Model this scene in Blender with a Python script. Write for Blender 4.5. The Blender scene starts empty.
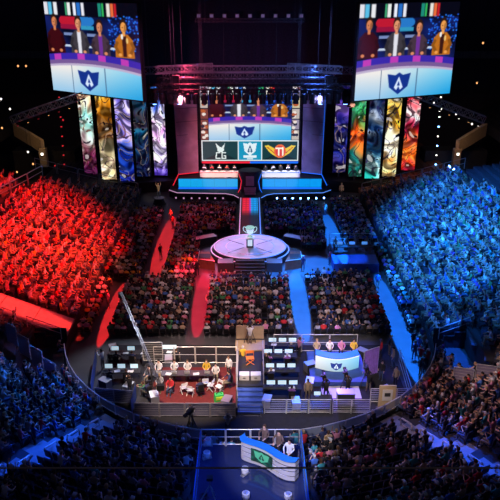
import bpy, math, random
import numpy as np
from mathutils import Vector, Matrix
random.seed(7); rng = np.random.default_rng(7)
S = bpy.context.scene
COL = S.collection
R = math.radians
# ------------------------------------------------------------------ camera
CAM_H, PITCH, FPX = 28.0, 23.0, 650.0
cd = bpy.data.cameras.new('camera'); cam = bpy.data.objects.new('camera', cd); COL.objects.link(cam)
cam.location = (0, 0, CAM_H); cam.rotation_euler = (R(90-PITCH), 0, 0)
cd.sensor_width = 36; cd.lens = 36*FPX/500; cd.clip_end = 400
S.camera = cam
CT, ST = math.cos(R(PITCH)), math.sin(R(PITCH))
def at(px, py, z):
    v = (250-py)/FPX; dy = CT+ST*v; dz = -ST+CT*v
    t = (CAM_H-z)/(-dz)
    return ((px-250)/FPX*t, dy*t, z)
def proj(x, y, z):
    dz = z-CAM_H; f = y*CT-dz*ST; u = y*ST+dz*CT
    return 250+FPX*x/f, 250-FPX*u/f, f
# ------------------------------------------------------------------ world and exposure
w = bpy.data.worlds.new('world'); S.world = w; w.use_nodes = True
w.node_tree.nodes['Background'].inputs[0].default_value = (0.20, 0.22, 0.55, 1)
w.node_tree.nodes['Background'].inputs[1].default_value = 0.05
S.view_settings.view_transform = 'Standard'; S.view_settings.look = 'None'
S.view_settings.exposure = 0.0; S.view_settings.gamma = 1.0
S.view_settings.use_curve_mapping = False
# ------------------------------------------------------------------ lights (stage spots on the rigs, some spots added to brighten objects)
def spot(name, loc, target, power, color, deg, blend=.4, sx=1.0, rad=.25):
    l = bpy.data.lights.new(name, 'SPOT'); l.energy = power; l.color = color
    l.spot_size = R(deg); l.spot_blend = blend; l.shadow_soft_size = rad
    o = bpy.data.objects.new(name, l); COL.objects.link(o)
    o.location = loc
    d = Vector(target)-Vector(loc)
    o.rotation_euler = d.to_track_quat('-Z', 'Y').to_euler()
    o.scale = (sx, 1, 1)
    return o
RED = (1, .022, .022); BLUE = (.015, .23, 1); DBLUE = (.01, .07, 1); WARM = (1, .74, .58)
K = 1.0
# side stands
spot('stand_spot_red', (-6, 58, 22), (-21.0, 64, 4.5), 72000*K, RED, 46, .8)
spot('stand_spot_amber', (-3, 60, 22), (-19, 58, 3.5), 9000, (1, .30, .12), 40, .9)
spot('stand_spot_white', (3, 60, 22), (20, 59, 3.5), 7000, (.1, .65, 1), 42, .9)
spot('stand_spot_red', (-4, 52, 22), (-19, 55, 3), 52000*K, RED, 36, .7)
spot('stand_spot_red', (-8, 40, 22), (-20, 50.5, 3.5), 18000*K, RED, 34, .8)
spot('stand_spot_blue', (6, 58, 22), (21.5, 67, 4.5), 90000*K, BLUE, 44, .7)
spot('stand_spot_blue', (4, 52, 22), (19, 56, 3), 80000*K, BLUE, 38, .7)
spot('stand_spot_blue', (5, 46, 22), (18, 48, 3), 20000*K, BLUE, 34, .8)
# floor aisles: narrow beams straight down the walkways
def aisle_spot(x, y0, y1, wd, col, p, z=21):
    yc = (y0+y1)/2; L = (y1-y0)
    deg = 2*math.degrees(math.atan(L/2/z))
    o = spot('aisle_spot', (x, yc, z), (x, yc+.001, 0), p, col, deg, .12, 1, .05)
    o.rotation_euler = (0, 0, 0); o.scale = (wd/L, 1, 1)
aisle_spot(-9.6, 57.5, 77, 1.9, RED, 130000)
aisle_spot(-12.35, 45.5, 57.8, 1.3, RED, 150000)
aisle_spot(-4.5, 47, 60.5, 1.6, (1, .015, .05), 110000)
aisle_spot(4.6, 46, 61, 1.7, (.01, .21, 1), 190000)
aisle_spot(9.6, 59, 78, 1.9, (.01, .21, 1), 170000)
aisle_spot(7.0, 58.2, 64, 4.4, (.01, .21, 1), 140000)
aisle_spot(12.75, 39, 60, 1.8, (.01, .19, 1), 180000)
aisle_spot(16.2, 37.5, 47, 2.4, (.01, .12, 1), 60000)
spot('ring_spot_red', (-6, 62, 20), (-4.5, 58.9, 0), 50000, (1, .015, .05), 14, .6, 1.6)
spot('ring_spot_blue', (6, 62, 20), (4.2, 59.0, 0), 90000, (.01, .21, 1), 16, .6, 1.2)
spot('platform_spot_blue', (10.5, 60, 20), (10.7, 61.6, 1), 26000, (.01, .2, 1), 10, .4)
# the cross aisle of the red stand
spot('cross_aisle_spot', (-19.5, 48.6, 24), (-19.5, 47.3, 2.5), 110000, (1, .03, .02), 27, .2, .99).scale = (1, .22, 1)
# floor audience, dim stage spill
spot('floor_wash_red', (-8, 83, 19), (-6, 66, 0), 19000, (1, .07, .17), 60, .8)
spot('floor_wash_blue', (8, 83, 19), (7, 66, 0), 22000, (.07, .18, 1), 60, .8)
spot('floor_wash_red', (-5, 68, 22), (-8.2, 51, 0), 3600, (1, .12, .16), 50, .8)
spot('floor_wash_warm', (0, 34, 26), (0, 51, 0), 13000, (1, .62, .60), 44, .7)
spot('floor_wash_blue', (4, 68, 22), (8, 52, 0), 4500, (.1, .25, 1), 50, .8)
# stage
spot('stage_spot_red', (-8, 76, 15), (-8.6, 88.5, 7), 24000, (1, .32, .42), 44, .5)
spot('stage_spot_blue', (8, 76, 15), (8.6, 88.5, 7), 22000, (.38, .36, 1), 44, .5)
spot('desk_spot_warm', (-5, 78, 12), (-4.2, 86, 3), 17000, (1, .62, .5), 26, .5, 1)
spot('desk_spot_cool', (5, 78, 12), (4.2, 86, 3), 17000, (.75, .8, 1), 26, .5, 1)
spot('round_stage_spot', (-5, 76, 17), (-1.0, 64.5, 1.3), 13000, (.85, .5, 1), 28, .3)
spot('round_stage_spot', (6, 76, 17), (1.5, 64.5, 1.3), 16000, (.1, .35, 1), 28, .3)
spot('trophy_spot', (0, 54, 20), (0, 64.4, 2.2), 4500, (.8, 1, 1), 5, .4)
spot('concourse_fill_warm', (-27.5, 82, 11), (-30.5, 90, 6), 550, (1, .62, .3), 70, .8)  # added lamp, brightens the left beige concourse wall
spot('concourse_fill_warm', (27.5, 82, 11), (30.5, 90, 6), 600, (1, .6, .35), 70, .8)  # added lamp, brightens the right beige concourse wall
spot('covered_seat_fill', (12, 78, 14), (19, 90, 2), 2200, (1, .45, .3), 50, .9)  # added spot, brings dim warm light to the covered seats
spot('entrance_light', (6, 30, 16), (16, 37, 3.5), 3500, (1, .8, .85), 18, .6)
spot('entrance_light', (-6, 46, 18), (-16, 40.5, 3), 3500, (.8, .35, .8), 20, .6)
spot('figure_fill', (-9, 74, 9), (-12, 81.6, 2), 1500, (1, .8, .5), 14, .5)  # added spot, brightens the left tan figure
spot('figure_fill', (9, 74, 9), (12, 81.6, 2), 900, (1, .7, .5), 14, .5)  # added spot, brightens the right tan figure
spot('ring_floor_red', (-5, 54, 17), (-4.2, 59.4, .2), 16000, (1, .02, .06), 26, .6)
spot('ring_floor_blue', (5, 54, 17), (5.2, 60.0, .2), 26000, (.01, .21, 1), 28, .6)
spot('kiosk_fill', (8, 32, 9), (9.4, 37, 1.2), 1500, (1, .75, .5), 16, .6)  # added spot, brightens the upright board by the barrier
# truss rig: added spots stand in for its own spill
spot('rig_fill_red', (-12, 60, 24), (-7, 80, 15), 8000, (1, .2, .5), 55, .9)
spot('rig_fill_blue', (12, 60, 24), (7, 80, 15), 8000, (.2, .3, 1), 55, .9)
# production area
spot('work_light_left', (-4, 33, 15), (-4.3, 40.2, 1), 19000, WARM, 38, .5)
spot('work_light_desk', (-9, 48, 12), (-9.5, 42.3, 1), 4200, (.8, .85, 1), 50, .6)
spot('work_light_right', (4, 31, 16), (4.2, 40.2, 1), 9000, (1, .8, .72), 46, .6)
spot('work_light_blue', (6, 52, 14), (5.5, 41.5, 0), 14000, (.02, .12, 1), 52, .6)
spot('analyst_light', (4.4, 34, 9), (6.6, 43, 1.8), 4200, (1, .85, .75), 24, .5)
spot('work_light_purple', (6.5, 46, 7), (7.4, 41.0, .5), 3000, (.5, .15, 1), 50, .6)
# caster desk
spot('desk_light', (-1.5, 18, 15), (1.2, 28, 4.2), 9000, (1, .9, .95), 24, .5)
spot('desk_light_blue', (0, 22, 14), (0, 27, 3.2), 4200, (.02, .12, 1), 42, .5)
# near bowl
spot('bowl_spot_blue', (-6, 47, 22), (-15.5, 35.8, 3), 31000, (.015, .17, 1), 36, .8)
spot('bowl_spot_blue', (-4, 42, 22), (-9.2, 31, 3.5), 7000, (.01, .10, 1), 26, .8)
spot('bowl_spot_blue', (-10, 44, 20), (-11.6, 29, 3), 40000, (.01, .10, 1), 27, .4).scale = (.22, 1, 1)
spot('bowl_spot_blue', (0, 40, 24), (-4, 27, 4), 5000, (.03, .10, 1), 50, .9)
spot('bowl_spot_blue', (10, 44, 20), (11.6, 29, 3), 60000, (.01, .10, 1), 27, .4).scale = (.22, 1, 1)
spot('bowl_spot_blue', (0, 40, 24), (12, 26, 4), 4500, (.05, .2, 1), 50, .9)
spot('bowl_spot_pink', (-2, 30, 20), (14.6, 34.2, 3), 6000, (1, .55, .52), 34, .8)
spot('bowl_spot_pink', (-2, 30, 20), (9, 29, 3), 1300, (1, .42, .42), 44, .8)
spot('guard_rail_fill', (0, 44, 20), (-7, 36.0, 1.2), 6000, (.04, .16, 1), 46, .7)  # added spot, brightens the left rails and guard panels
spot('guard_rail_fill', (0, 44, 20), (6, 34.0, 1.2), 2200, (.35, .45, 1), 36, .7)  # added spot, brightens the right guard panels
# ------------------------------------------------------------------ materials
def mat(name, col, rough=.7, metal=0.0, emit=None, es=1.0, noise=0.0, nscale=3.0, spec=.3):
    m = bpy.data.materials.new(name); m.use_nodes = True
    nt = m.node_tree; b = nt.nodes['Principled BSDF']
    b.inputs['Base Color'].default_value = (*col, 1); b.inputs['Roughness'].default_value = rough
    b.inputs['Metallic'].default_value = metal; b.inputs['Specular IOR Level'].default_value = spec
    if emit:
        b.inputs['Emission Color'].default_value = (*emit, 1); b.inputs['Emission Strength'].default_value = es
    if noise:
        tc = nt.nodes.new('ShaderNodeTexCoord'); n = nt.nodes.new('ShaderNodeTexNoise'); n.inputs['Scale'].default_value = nscale
        n.inputs['Detail'].default_value = 4
        mx = nt.nodes.new('ShaderNodeMix'); mx.data_type = 'RGBA'
        mx.inputs[6].default_value = tuple(c*(1-noise) for c in col)+(1,)
        mx.inputs[7].default_value = tuple(min(1, c*(1+noise)) for c in col)+(1,)
        nt.links.new(tc.outputs['Object'], n.inputs['Vector']); nt.links.new(n.outputs['Fac'], mx.inputs[0])
        nt.links.new(mx.outputs[2], b.inputs['Base Color'])
    return m
M = dict(
 concrete=mat('concrete', (.10, .10, .11), .9, noise=.4, nscale=1.5),
 floor=mat('arena_floor', (.065, .068, .078), .5, noise=.35, nscale=.9),
 terrace=mat('terrace', (.045, .045, .055), .9, noise=.4, nscale=2),
 step=mat('aisle_step', (.26, .27, .30), .8, noise=.3, nscale=3),
 black=mat('black', (.012, .012, .014), .6), dark=mat('dark', (.03, .03, .035), .7, noise=.3),
 seat=mat('seat_plastic', (.03, .03, .05), .5), drape=mat('drape', (.05, .045, .07), .95, noise=.5, nscale=4),
 metal=mat('metal', (.5, .5, .52), .35, .7), dmetal=mat('dark_metal', (.10, .10, .11), .4, .6),
 rail=mat('rail', (.62, .6, .58), .4, .3), white=mat('white', (.75, .75, .75), .5), beige=mat('beige', (.50, .38, .24), .9, noise=.2),
 carpet=mat('carpet_red', (.14, .02, .02), .95, noise=.4, nscale=5), blue_bluelit=mat('blue_and_blue_lit', (.05, .10, .35), .6, noise=.3),  # the blue also stands for blue light on platform and barriers
 wood=mat('plank', (.20, .09, .055), .8, noise=.4, nscale=3), gloss=mat('gloss_floor', (.02, .03, .09), .08, spec=.8, noise=.3, nscale=.6),
 tan=mat('tan', (.50, .36, .2), .8), orange=mat('orange', (.8, .22, .04), .7), green=mat('green', (.05, .5, .12), .7),
 hivis=mat('hi_vis', (.55, .8, .05), .7), deskwhite=mat('desk_white', (.62, .60, .62), .4), glass=None,
 wing_redlit=mat('wing_panel', (.32, .20, .24), .6, noise=.5, nscale=.8), wing_bluelit=mat('wing_panel_bluelit', (.24, .24, .34), .6, noise=.5, nscale=.8),  # two copies of one panel, red and blue light put into the colour
 cyan=mat('led_cyan', (.02, .1, .2), .5, emit=(.0, .34, .85), es=1.0), redled=mat('led_red', (.2, 0, 0), .5, emit=(1, .02, .05), es=.9),
 blueled=mat('led_blue', (0, .02, .2), .5, emit=(.01, .16, 1), es=1.0), lamp=mat('lamp_white', (1, 1, 1), .5, emit=(1, .92, .8), es=3),
 lampb=mat('lamp_blue', (.2, .4, 1), .5, emit=(.15, .4, 1), es=14), lampw=mat('lamp_warm', (1, .6, .2), .5, emit=(1, .45, .15), es=1.6),
 lampr=mat('lamp_red', (1, .1, .1), .5, emit=(1, .03, .05), es=.6), edge=mat('edge_light', (.8, .6, .8), .5, emit=(.85, .45, .75), es=.55),
 edgeb=mat('edge_light_blue', (.3, .4, 1), .5, emit=(.1, .3, 1), es=.8), monitor=mat('monitor_glow', (.5, .7, .8), .4, emit=(.55, .75, .85), es=.75),
 monitorb=mat('monitor_blue', (.2, .4, .8), .4, emit=(.08, .3, .8), es=.8), purple=mat('purple_lit_cloth', (.35, .18, .7), .8, noise=.4, nscale=3),
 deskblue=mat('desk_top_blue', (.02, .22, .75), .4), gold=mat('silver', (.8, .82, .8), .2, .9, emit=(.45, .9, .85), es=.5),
)
g = bpy.data.materials.new('clear_panel'); g.use_nodes = True
gb = g.node_tree.nodes['Principled BSDF']; gb.inputs['Base Color'].default_value = (.35, .4, .5, 1); gb.inputs['Alpha'].default_value = .45; gb.inputs['Roughness'].default_value = .3
M['glass'] = g
SHIRT = {n: mat('shirt_'+n, c, .85) for n, c in dict(white=(.78, .78, .78), grey=(.34, .34, .36), black=(.025, .025, .03), navy=(.04, .05, .13), red=(.55, .03, .04),
    blue=(.06, .16, .5), pink=(.65, .25, .38), yellow=(.75, .48, .05), green=(.08, .3, .12), tan=(.48, .36, .24), teal=(.06, .35, .38), purple=(.25, .1, .4), brown=(.17, .11, .08)).items()}
SKIN = [mat('skin_'+n, c, .6) for n, c in (('light', (.68, .43, .32)), ('medium', (.50, .29, .19)), ('dark', (.2, .1, .06)))]
HAIR = [mat('hair_'+n, c, .6) for n, c in (('black', (.015, .012, .012)), ('brown', (.08, .04, .02)), ('blond', (.40, .26, .12)), ('capwhite', (.6, .6, .6)))]
PANTS = [mat('trousers_'+n, c, .85) for n, c in (('dark', (.03, .03, .04)), ('jeans', (.06, .09, .17)), ('khaki', (.25, .2, .14)))]
# ------------------------------------------------------------------ mesh builder
class MB:
    def __init__(s): s.v = []; s.f = []; s.m = []; s.mats = []
    def mi(s, m):
        if m not in s.mats: s.mats.append(m)
        return s.mats.index(m)
    def add(s, vs, fs, m):
        o = len(s.v); s.v += [tuple(v) for v in vs]; k = s.mi(m)
        for f in fs: s.f.append(tuple(i+o for i in f)); s.m.append(k)
        return s
    def box(s, c, d, m, rz=0, taper=1.0, rx=0):
        x, y, z = d[0]/2, d[1]/2, d[2]/2; ca, sa = math.cos(rz), math.sin(rz); cx_, sx_ = math.cos(rx), math.sin(rx)
        vs = []
        for k in (-1, 1):
            t = taper if k > 0 else 1
            for i, j in ((-1, -1), (1, -1), (1, 1), (-1, 1)):
                a, b, e = i*x*t, j*y*t, k*z
                b, e = b*cx_-e*sx_, b*sx_+e*cx_
                vs.append((c[0]+a*ca-b*sa, c[1]+a*sa+b*ca, c[2]+e))
        return s.add(vs, [(3, 2, 1, 0), (4, 5, 6, 7), (0, 1, 5, 4), (1, 2, 6, 5), (2, 3, 7, 6), (3, 0, 4, 7)], m)
    def tube(s, p, q, r, m, n=6, r2=None):
        p, q = Vector(p), Vector(q); d = (q-p)
        if d.length < 1e-6: return s
        d.normalize(); a = d.orthogonal().normalized(); b = d.cross(a); r2 = r if r2 is None else r2
        vs = [p+(a*math.cos(2*math.pi*i/n)+b*math.sin(2*math.pi*i/n))*r for i in range(n)]+[q+(a*math.cos(2*math.pi*i/n)+b*math.sin(2*math.pi*i/n))*r2 for i in range(n)]
        return s.add(vs, [(i, (i+1) % n, n+(i+1) % n, n+i) for i in range(n)]+[tuple(range(n))[::-1], tuple(range(n, 2*n))], m)
    def path(s, pts, r, m, n=6):
        for a, b in zip(pts, pts[1:]): s.tube(a, b, r, m, n)
        return s
    def lathe(s, prof, c, m, n=16, sy=1.0):
        vs = []; fs = []
        for r, z in prof:
            for i in range(n): vs.append((c[0]+r*math.cos(2*math.pi*i/n), c[1]+sy*r*math.sin(2*math.pi*i/n), c[2]+z))
        for k in range(len(prof)-1):
            for i in range(n): fs.append((k*n+i, k*n+(i+1) % n, (k+1)*n+(i+1) % n, (k+1)*n+i))
        fs += [tuple(range(n))[::-1], tuple(range((len(prof)-1)*n, len(prof)*n))]
        return s.add(vs, fs, m)
    def prism(s, poly, z0, z1, m):
        n = len(poly); vs = [(x, y, z0) for x, y in poly]+[(x, y, z1) for x, y in poly]
        return s.add(vs, [tuple(range(n))[::-1], tuple(range(n, 2*n))]+[(i, (i+1) % n, n+(i+1) % n, n+i) for i in range(n)], m)
    def mesh(s, name, smooth=False):
        me = bpy.data.meshes.new(name); me.from_pydata(s.v, [], s.f)
        for m in s.mats: me.materials.append(m)
        me.polygons.foreach_set('material_index', s.m)
        if smooth: me.polygons.foreach_set('use_smooth', [True]*len(me.polygons))
        me.update(); return me
    def build(s, name, parent=None, smooth=False, label=None):
        o = bpy.data.objects.new(name, s.mesh(name, smooth)); COL.objects.link(o)
        if parent: o.parent = parent
        if label: o['label'] = label
        return o
def tag(o, label=None, cat=None, group=None, kind=None):
    if label: o['label'] = label
    if cat: o['category'] = cat
    if group: o['group'] = group
    if kind: o['kind'] = kind
    return o
def empty(name, loc=(0, 0, 0), rz=0, label=None, cat=None, group=None):
    o = bpy.data.objects.new(name, None); COL.objects.link(o); o.location = loc; o.rotation_euler = (0, 0, rz); o.empty_display_size = .2
    return tag(o, label, cat, group)
def dup(o, loc, rz=0, label=None, group=None, parent=None):
    r = o.copy(); COL.objects.link(r); r.location = loc; r.rotation_euler = (0, 0, rz)
    if label: r['label'] = label
    if group: r['group'] = group
    for ch in list(o.children):
        c = ch.copy(); COL.objects.link(c); c.parent = r
        for gch in list(ch.children):
            d = gch.copy(); COL.objects.link(d); d.parent = c
    return r
def struct(mb, name): return tag(mb.build(name), kind='structure')
# ------------------------------------------------------------------ bowl geometry
EA, EB, EY = 14.8, 14.0, 46.5
TR, RS, Z0 = .85, .36, .8
ph = np.linspace(0, math.pi/2, 400)
_x, _y = EA*np.sin(ph), EY-EB*np.cos(ph)
arc = np.concatenate([[0], np.cumsum(np.hypot(np.diff(_x), np.diff(_y)))]); LQ = arc[-1]
def bowl(u, d, s):
    if u <= LQ:
        f = float(np.interp(u, arc, ph)); nx, ny = math.sin(f)/EA, -math.cos(f)/EB; L = math.hypot(nx, ny); nx /= L; ny /= L
        return s*(EA*math.sin(f)+d*nx), EY-EB*math.cos(f)+d*ny, s*nx, ny
    return s*(EA+d), EY+u-LQ, s*1.0, 0.0
def y_end(x): return 83-(abs(x)-15)*(.90 if x < 0 else .45)
def x_back(x, y): return (24.6 if x < 0 else 25.6)+max(0, 76-y)*.13
def in_pit(x, y): return 14.8 < abs(x) < 17.4 and 38.6 < y < 45.6
AX0, AX1 = (9.5, 34.3), (12.4, 26.2)
def aisle_dist(x, y):
    dx, dy = AX1[0]-AX0[0], AX1[1]-AX0[1]; L = math.hypot(dx, dy)
    return ((abs(x)-AX0[0])*dy-(y-AX0[1])*dx)/L       # >0: platform side
# ------------------------------------------------------------------ the setting
b = MB(); b.box((0, 60, -.05), (90, 130, .1), M['floor']); struct(b, 'floor')
b = MB(); b.box((0, 39.2, .01), (22.6, 13.6, .02), mat('pit_shade', (.018, .018, .024), .9, noise=.4)); struct(b, 'floor_pit_shade')  # dark sheet stands in for shade on the pit floor
b = MB(); b.box((0, 108, 18), (100, .5, 44), M['drape']); struct(b, 'wall_back')
for s, nm in ((-1, 'left'), (1, 'right')):
    b = MB(); b.box((s*45, 60, 14), (.5, 100, 36), M['drape']); struct(b, 'wall_'+nm)
for s, nm in ((-1, 'left'), (1, 'right')):
    b = MB(); N = 20
    for k in range(N):
        d0, d1, z = TR*k, TR*(k+1), Z0+RS*k
        if k > 15 and False: continue
        us = list(np.arange(0, LQ+48, .7))
        for u0, u1 in zip(us, us[1:]):
            if u1 > LQ and k > 18: continue
            p00 = bowl(u0, d0, s); p01 = bowl(u1, d0, s); p10 = bowl(u0, d1, s); p11 = bowl(u1, d1, s)
            cx, cy = (p00[0]+p11[0])/2, (p00[1]+p11[1])/2
            if in_pit(cx, cy): continue
            if cy > y_end(cx)+.3 and u0 > LQ: continue
            if abs(cx) < 2.95 and cy < 30.2: continue
            q = [(p00[0], p00[1], z), (p01[0], p01[1], z), (p11[0], p11[1], z), (p10[0], p10[1], z)]
            rr = [(p00[0], p00[1], z-RS if k else 0), (p01[0], p01[1], z-RS if k else 0), (p01[0], p01[1], z), (p00[0], p00[1], z)]
            ad = abs(aisle_dist(cx, cy)) < .75 and cy < 35.5
            ca = False
            b.add(q, [(0, 1, 2, 3)], M['step'] if ad or ca else M['terrace']); b.add(rr, [(0, 1, 2, 3)], M['terrace'])
    struct(b, 'floor_terrace_'+nm)
    # pit side walls (the vomitory entrance)
    b = MB(); b.box((s*17.45, 42.1, 1.0), (.12, 7, 2.2), M['dark']); b.box((s*16.1, 38.55, .9), (2.6, .12, 1.8), M['dark']); b.box((s*16.1, 45.65, .9), (2.6, .12, 1.8), M['dark'])
    struct(b, 'wall_entrance_'+nm)
    # end fascia of the stand and the covered seats beyond it
    b = MB()
    for k in range(14):
        x0 = 15+k*.9
        b.box((s*(x0+.45), (y_end(x0)+103)/2+.6, .5+.17*k), (.9, 103-y_end(x0)-.6, .5), M['drape'] if s < 0 else M['wood'])
    for j in range(9):
        yy = 82.3+j*.9
        if s > 0: b.box((s*19.5, yy, 1.15+.6), (7.5, .10, .05), M['dark'], rz=-.35)
    struct(b, 'floor_covered_seating_'+nm)
b = MB()
for j in range(5):
    x0, x1 = 14.9+j*2.7, 14.9+(j+1)*2.7-.05; z0_, z1_ = 1.0+.4235*(x0-14.8), 1.0+.4235*(x1-14.8)
    b.add([(-x0, 45.9, z0_), (-x0, 48.5, z0_), (-x1, 48.5, z1_), (-x1, 45.9, z1_), (-x0, 45.9, z0_-.35), (-x0, 48.5, z0_-.35), (-x1, 48.5, z1_-.35), (-x1, 45.9, z1_-.35)], [(3, 2, 1, 0), (4, 5, 6, 7), (0, 1, 5, 4), (1, 2, 6, 5), (2, 3, 7, 6), (3, 0, 4, 7)], M['step'])
struct(b, 'floor_cross_aisle_left')
# distant upper deck, dark
for s, nm in ((-1, 'left'), (1, 'right')):
    b = MB()
    for k in range(12): b.box((s*(35.5+k*.9), 76, 7.5+.5*k), (.92, 54, .5), M['dark'])
    b.box((s*35.0, 76, 7.0), (.25, 54, 1.3), M['dark'])
    b.box((s*33, 100, 17), (24, .5, 1.0), M['concrete']); b.box((s*33, 101.5, 14), (24, .4, 6), M['dark'])
    struct(b, 'wall_upper_deck_'+nm)
# ------------------------------------------------------------------ people
def skin_mesh(name, J, E, radii, sub, labels):
    me = bpy.data.meshes.new(name+'_sk'); me.from_pydata(J, E, [])
    o = bpy.data.objects.new(name+'_sk', me); COL.objects.link(o)
    o.modifiers.new('Skin', 'SKIN')
    if not me.skin_vertices: raise RuntimeError('no skin layer')
    for i, r in enumerate(radii):
        v = me.skin_vertices[0].data[i]; v.radius = r; v.use_root = (i == 0)
    if sub:
        md = o.modifiers.new('Sub', 'SUBSURF'); md.levels = sub; md.render_levels = sub
    dg = bpy.context.evaluated_depsgraph_get(); dg.update()
    out = bpy.data.meshes.new_from_object(o.evaluated_get(dg)); out.name = name
    bpy.data.objects.remove(o); bpy.data.meshes.remove(me)
    out.materials.clear()
    JJ = [Vector(j) for j in J]; idx = []
    hd = labels['head']
    for p in out.polygons:
        c = p.center; best, bk = 1e9, 0
        for ei, (a, bb) in enumerate(E):
            A, B = JJ[a], JJ[bb]; t = max(0, min(1, (c-A).dot(B-A)/max(1e-9, (B-A).length_squared))); dd = (A+(B-A)*t-c).length-min(radii[a][0], radii[bb][0])*.7
            if dd < best: best, bk = dd, ei
        k = labels['edge'][bk]
        if k == 'head':
            hc = JJ[hd]; k = 'hair' if (c.z > hc.z+.045 or (c-hc).dot(labels['face']) < .0 and c.z > hc.z-.09) else 'skin'
        idx.append({'skin': 0, 'hair': 1, 'shirt': 2, 'pants': 3, 'shoe': 3}[k])
    out.polygons.foreach_set('material_index', idx); out.polygons.foreach_set('use_smooth', [True]*len(idx))
    return out
def skeleton(pose, sub, fingers=False):
    st = pose.startswith('stand'); h = .38 if st else 0
    J, Rr, E, L = [], [], [], []
    def j(p, r): J.append(p); Rr.append(r if isinstance(r, tuple) else (r, r)); return len(J)-1
    def e(a, b_, k): E.append((a, b_)); L.append(k)
    lean = {'sit_lean': .14, 'stand_lean': .1}.get(pose, .0)
    pel = j((0, 0, .54+h), (.155, .12)); sp = j((0, -.03+lean*.4, .76+h), (.14, .105)); ch = j((0, -.03+lean, .98+h), (.165, .11)); nk = j((0, -.01+lean*1.3, 1.13+h), (.06, .06))
    h0 = j((0, .03+lean*1.4, 1.21+h), (.075, .085)); h1 = j((0, .03+lean*1.4, 1.29+h), (.088, .105)); h2 = j((0, .02+lean*1.4, 1.36+h), (.06, .07))
    e(pel, sp, 'shirt'); e(sp, ch, 'shirt'); e(ch, nk, 'shirt'); e(nk, h0, 'head'); e(h0, h1, 'head'); e(h1, h2, 'head')
    if fingers:
        ns = j((0, .155+lean*1.4, 1.25+h), .014); e(h1, ns, 'skin')
    for s in (-1, 1):
        sh = j((s*.18, -.03+lean, 1.04+h), .062); e(ch, sh, 'shirt')
        if pose == 'sit_cheer' or pose == 'stand_cheer':
            el = j((s*.30, .08, 1.22+h), .043); wr = j((s*.24, .14, 1.47+h), .03); ha = j((s*.22, .16, 1.56+h), (.045, .022))
        elif pose == 'sit_clap':
            el = j((s*.26, .10, .86), .043); wr = j((s*.10, .30, .98), .03); ha = j((s*.04, .36, 1.03), (.04, .025))
        elif pose in ('sit_desk', 'sit_lean', 'stand_desk'):
            el = j((s*.27, .10+lean, .86+h), .043); wr = j((s*.17, .34+lean, .80+h*.95), .03); ha = j((s*.13, .43+lean, .80+h*.95), (.045, .02))
        elif pose == 'stand_cam':
            el = j((s*.27, .12, .98+h), .043); wr = j((s*.14, .32, 1.10+h), .03); ha = j((s*.10, .39, 1.12+h), (.04, .025))
        elif pose == 'stand':
            el = j((s*.24, -.05, .80+h), .043); wr = j((s*.25, .05, .58+h), .03); ha = j((s*.24, .08, .49+h), (.025, .045))
        else:
            el = j((s*.25, .05, .82), .043); wr = j((s*.14, .28, .69), .03); ha = j((s*.09, .36, .67), (.045, .025))
        e(sh, el, 'shirt'); e(el, wr, 'skin' if not fingers else 'shirt'); e(wr, ha, 'skin')
        if fingers:
            H = Vector(J[ha]); W = Vector(J[wr]); D = (H-W).normalized(); SD = D.cross(Vector((0, 0, 1))).normalized()*s
            for q, ln in ((-.03, .075), (-.01, .09), (.01, .083), (.03, .065)):
                a = j(tuple(H+SD*q+D*.045), .009); c_ = j(tuple(H+SD*q*1.2+D*(.045+ln*.6)+Vector((0, 0, -.012))), .008); e(ha, a, 'skin'); e(a, c_, 'skin')
            a = j(tuple(W+D*.05-SD*.05), .011); e(wr, a, 'skin')
        hp = j((s*.10, .0, .50+h), .088); e(pel, hp, 'pants')
        if st:
            kn = j((s*.115, .02, .48), .06); an = j((s*.12, -.02, .09), .042); to = j((s*.13, .14, .04), (.045, .03))
        else:
            kn = j((s*.125, .46, .52), .062); an = j((s*.12, .44, .10), .042); to = j((s*.13, .58, .045), (.045, .03))
        e(hp, kn, 'pants'); e(kn, an, 'pants'); e(an, to, 'pants')
    return skin_mesh('person_'+pose, J, E, Rr, sub, dict(edge=L, head=5, face=Vector((0, 1, 0))))
def hair_mesh(style, zh):
    bm = MB(); n, mrow = 14, 7; c = (0, .018, zh); vs = []; fs = []
    for r in range(mrow+1):
        t = r/mrow
        for i in range(n):
            a = 2*math.pi*i/n; f = math.sin(a)          # +1 at the face side
            lo = {'short': 32, 'long': 35, 'cap': 26}[style]*max(0, f)-{'short': 28, 'long': 62, 'cap': 8}[style]*max(0, -f)-({'short': 2, 'long': 40, 'cap': 0}[style] if abs(f) < .5 else 0)
            el = math.pi/2-t*(math.pi/2-R(lo)); rr = max(.62, math.cos(el)) if el < 0 else math.cos(el)
            vs.append((c[0]+.096*rr*math.cos(a), c[1]+.118*rr*math.sin(a), c[2]+(.125 if el > 0 else .17)*math.sin(el)))
    for r in range(mrow):
        for i in range(n): fs.append((r*n+i, (r+1)*n+i, (r+1)*n+(i+1) % n, r*n+(i+1) % n))
    bm.add(vs, fs, HAIR[0])
    if style == 'cap': bm.box((0, .155, zh+.055), (.15, .11, .012), HAIR[0])
    return bm.mesh('hair_'+style, True)
EYE = MB().lathe([(.004, .007), (.011, 0), (.004, -.007)], (0, 0, 0), M['black'], 8).mesh('eye'); MOUTH = MB().box((0, 0, 0), (.05, .012, .010), mat('lips', (.35, .10, .09))).mesh('mouth')
POSES_SIT = ['sit', 'sit_lean', 'sit_cheer', 'sit_clap']
LOW = {p: skeleton(p, 0) for p in POSES_SIT+['stand', 'stand_cheer']}
MID = {p: skeleton(p, 1) for p in POSES_SIT+['sit_desk', 'stand', 'stand_desk', 'stand_cam', 'stand_cheer']}
HERO = {p: skeleton(p, 1, True) for p in ('sit_desk', 'stand', 'stand_desk', 'stand_cam')}
HM = {(st_, hh): hair_mesh(st_, 1.285+hh) for st_ in ('short', 'long', 'cap') for hh in (0, .38)}
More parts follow.
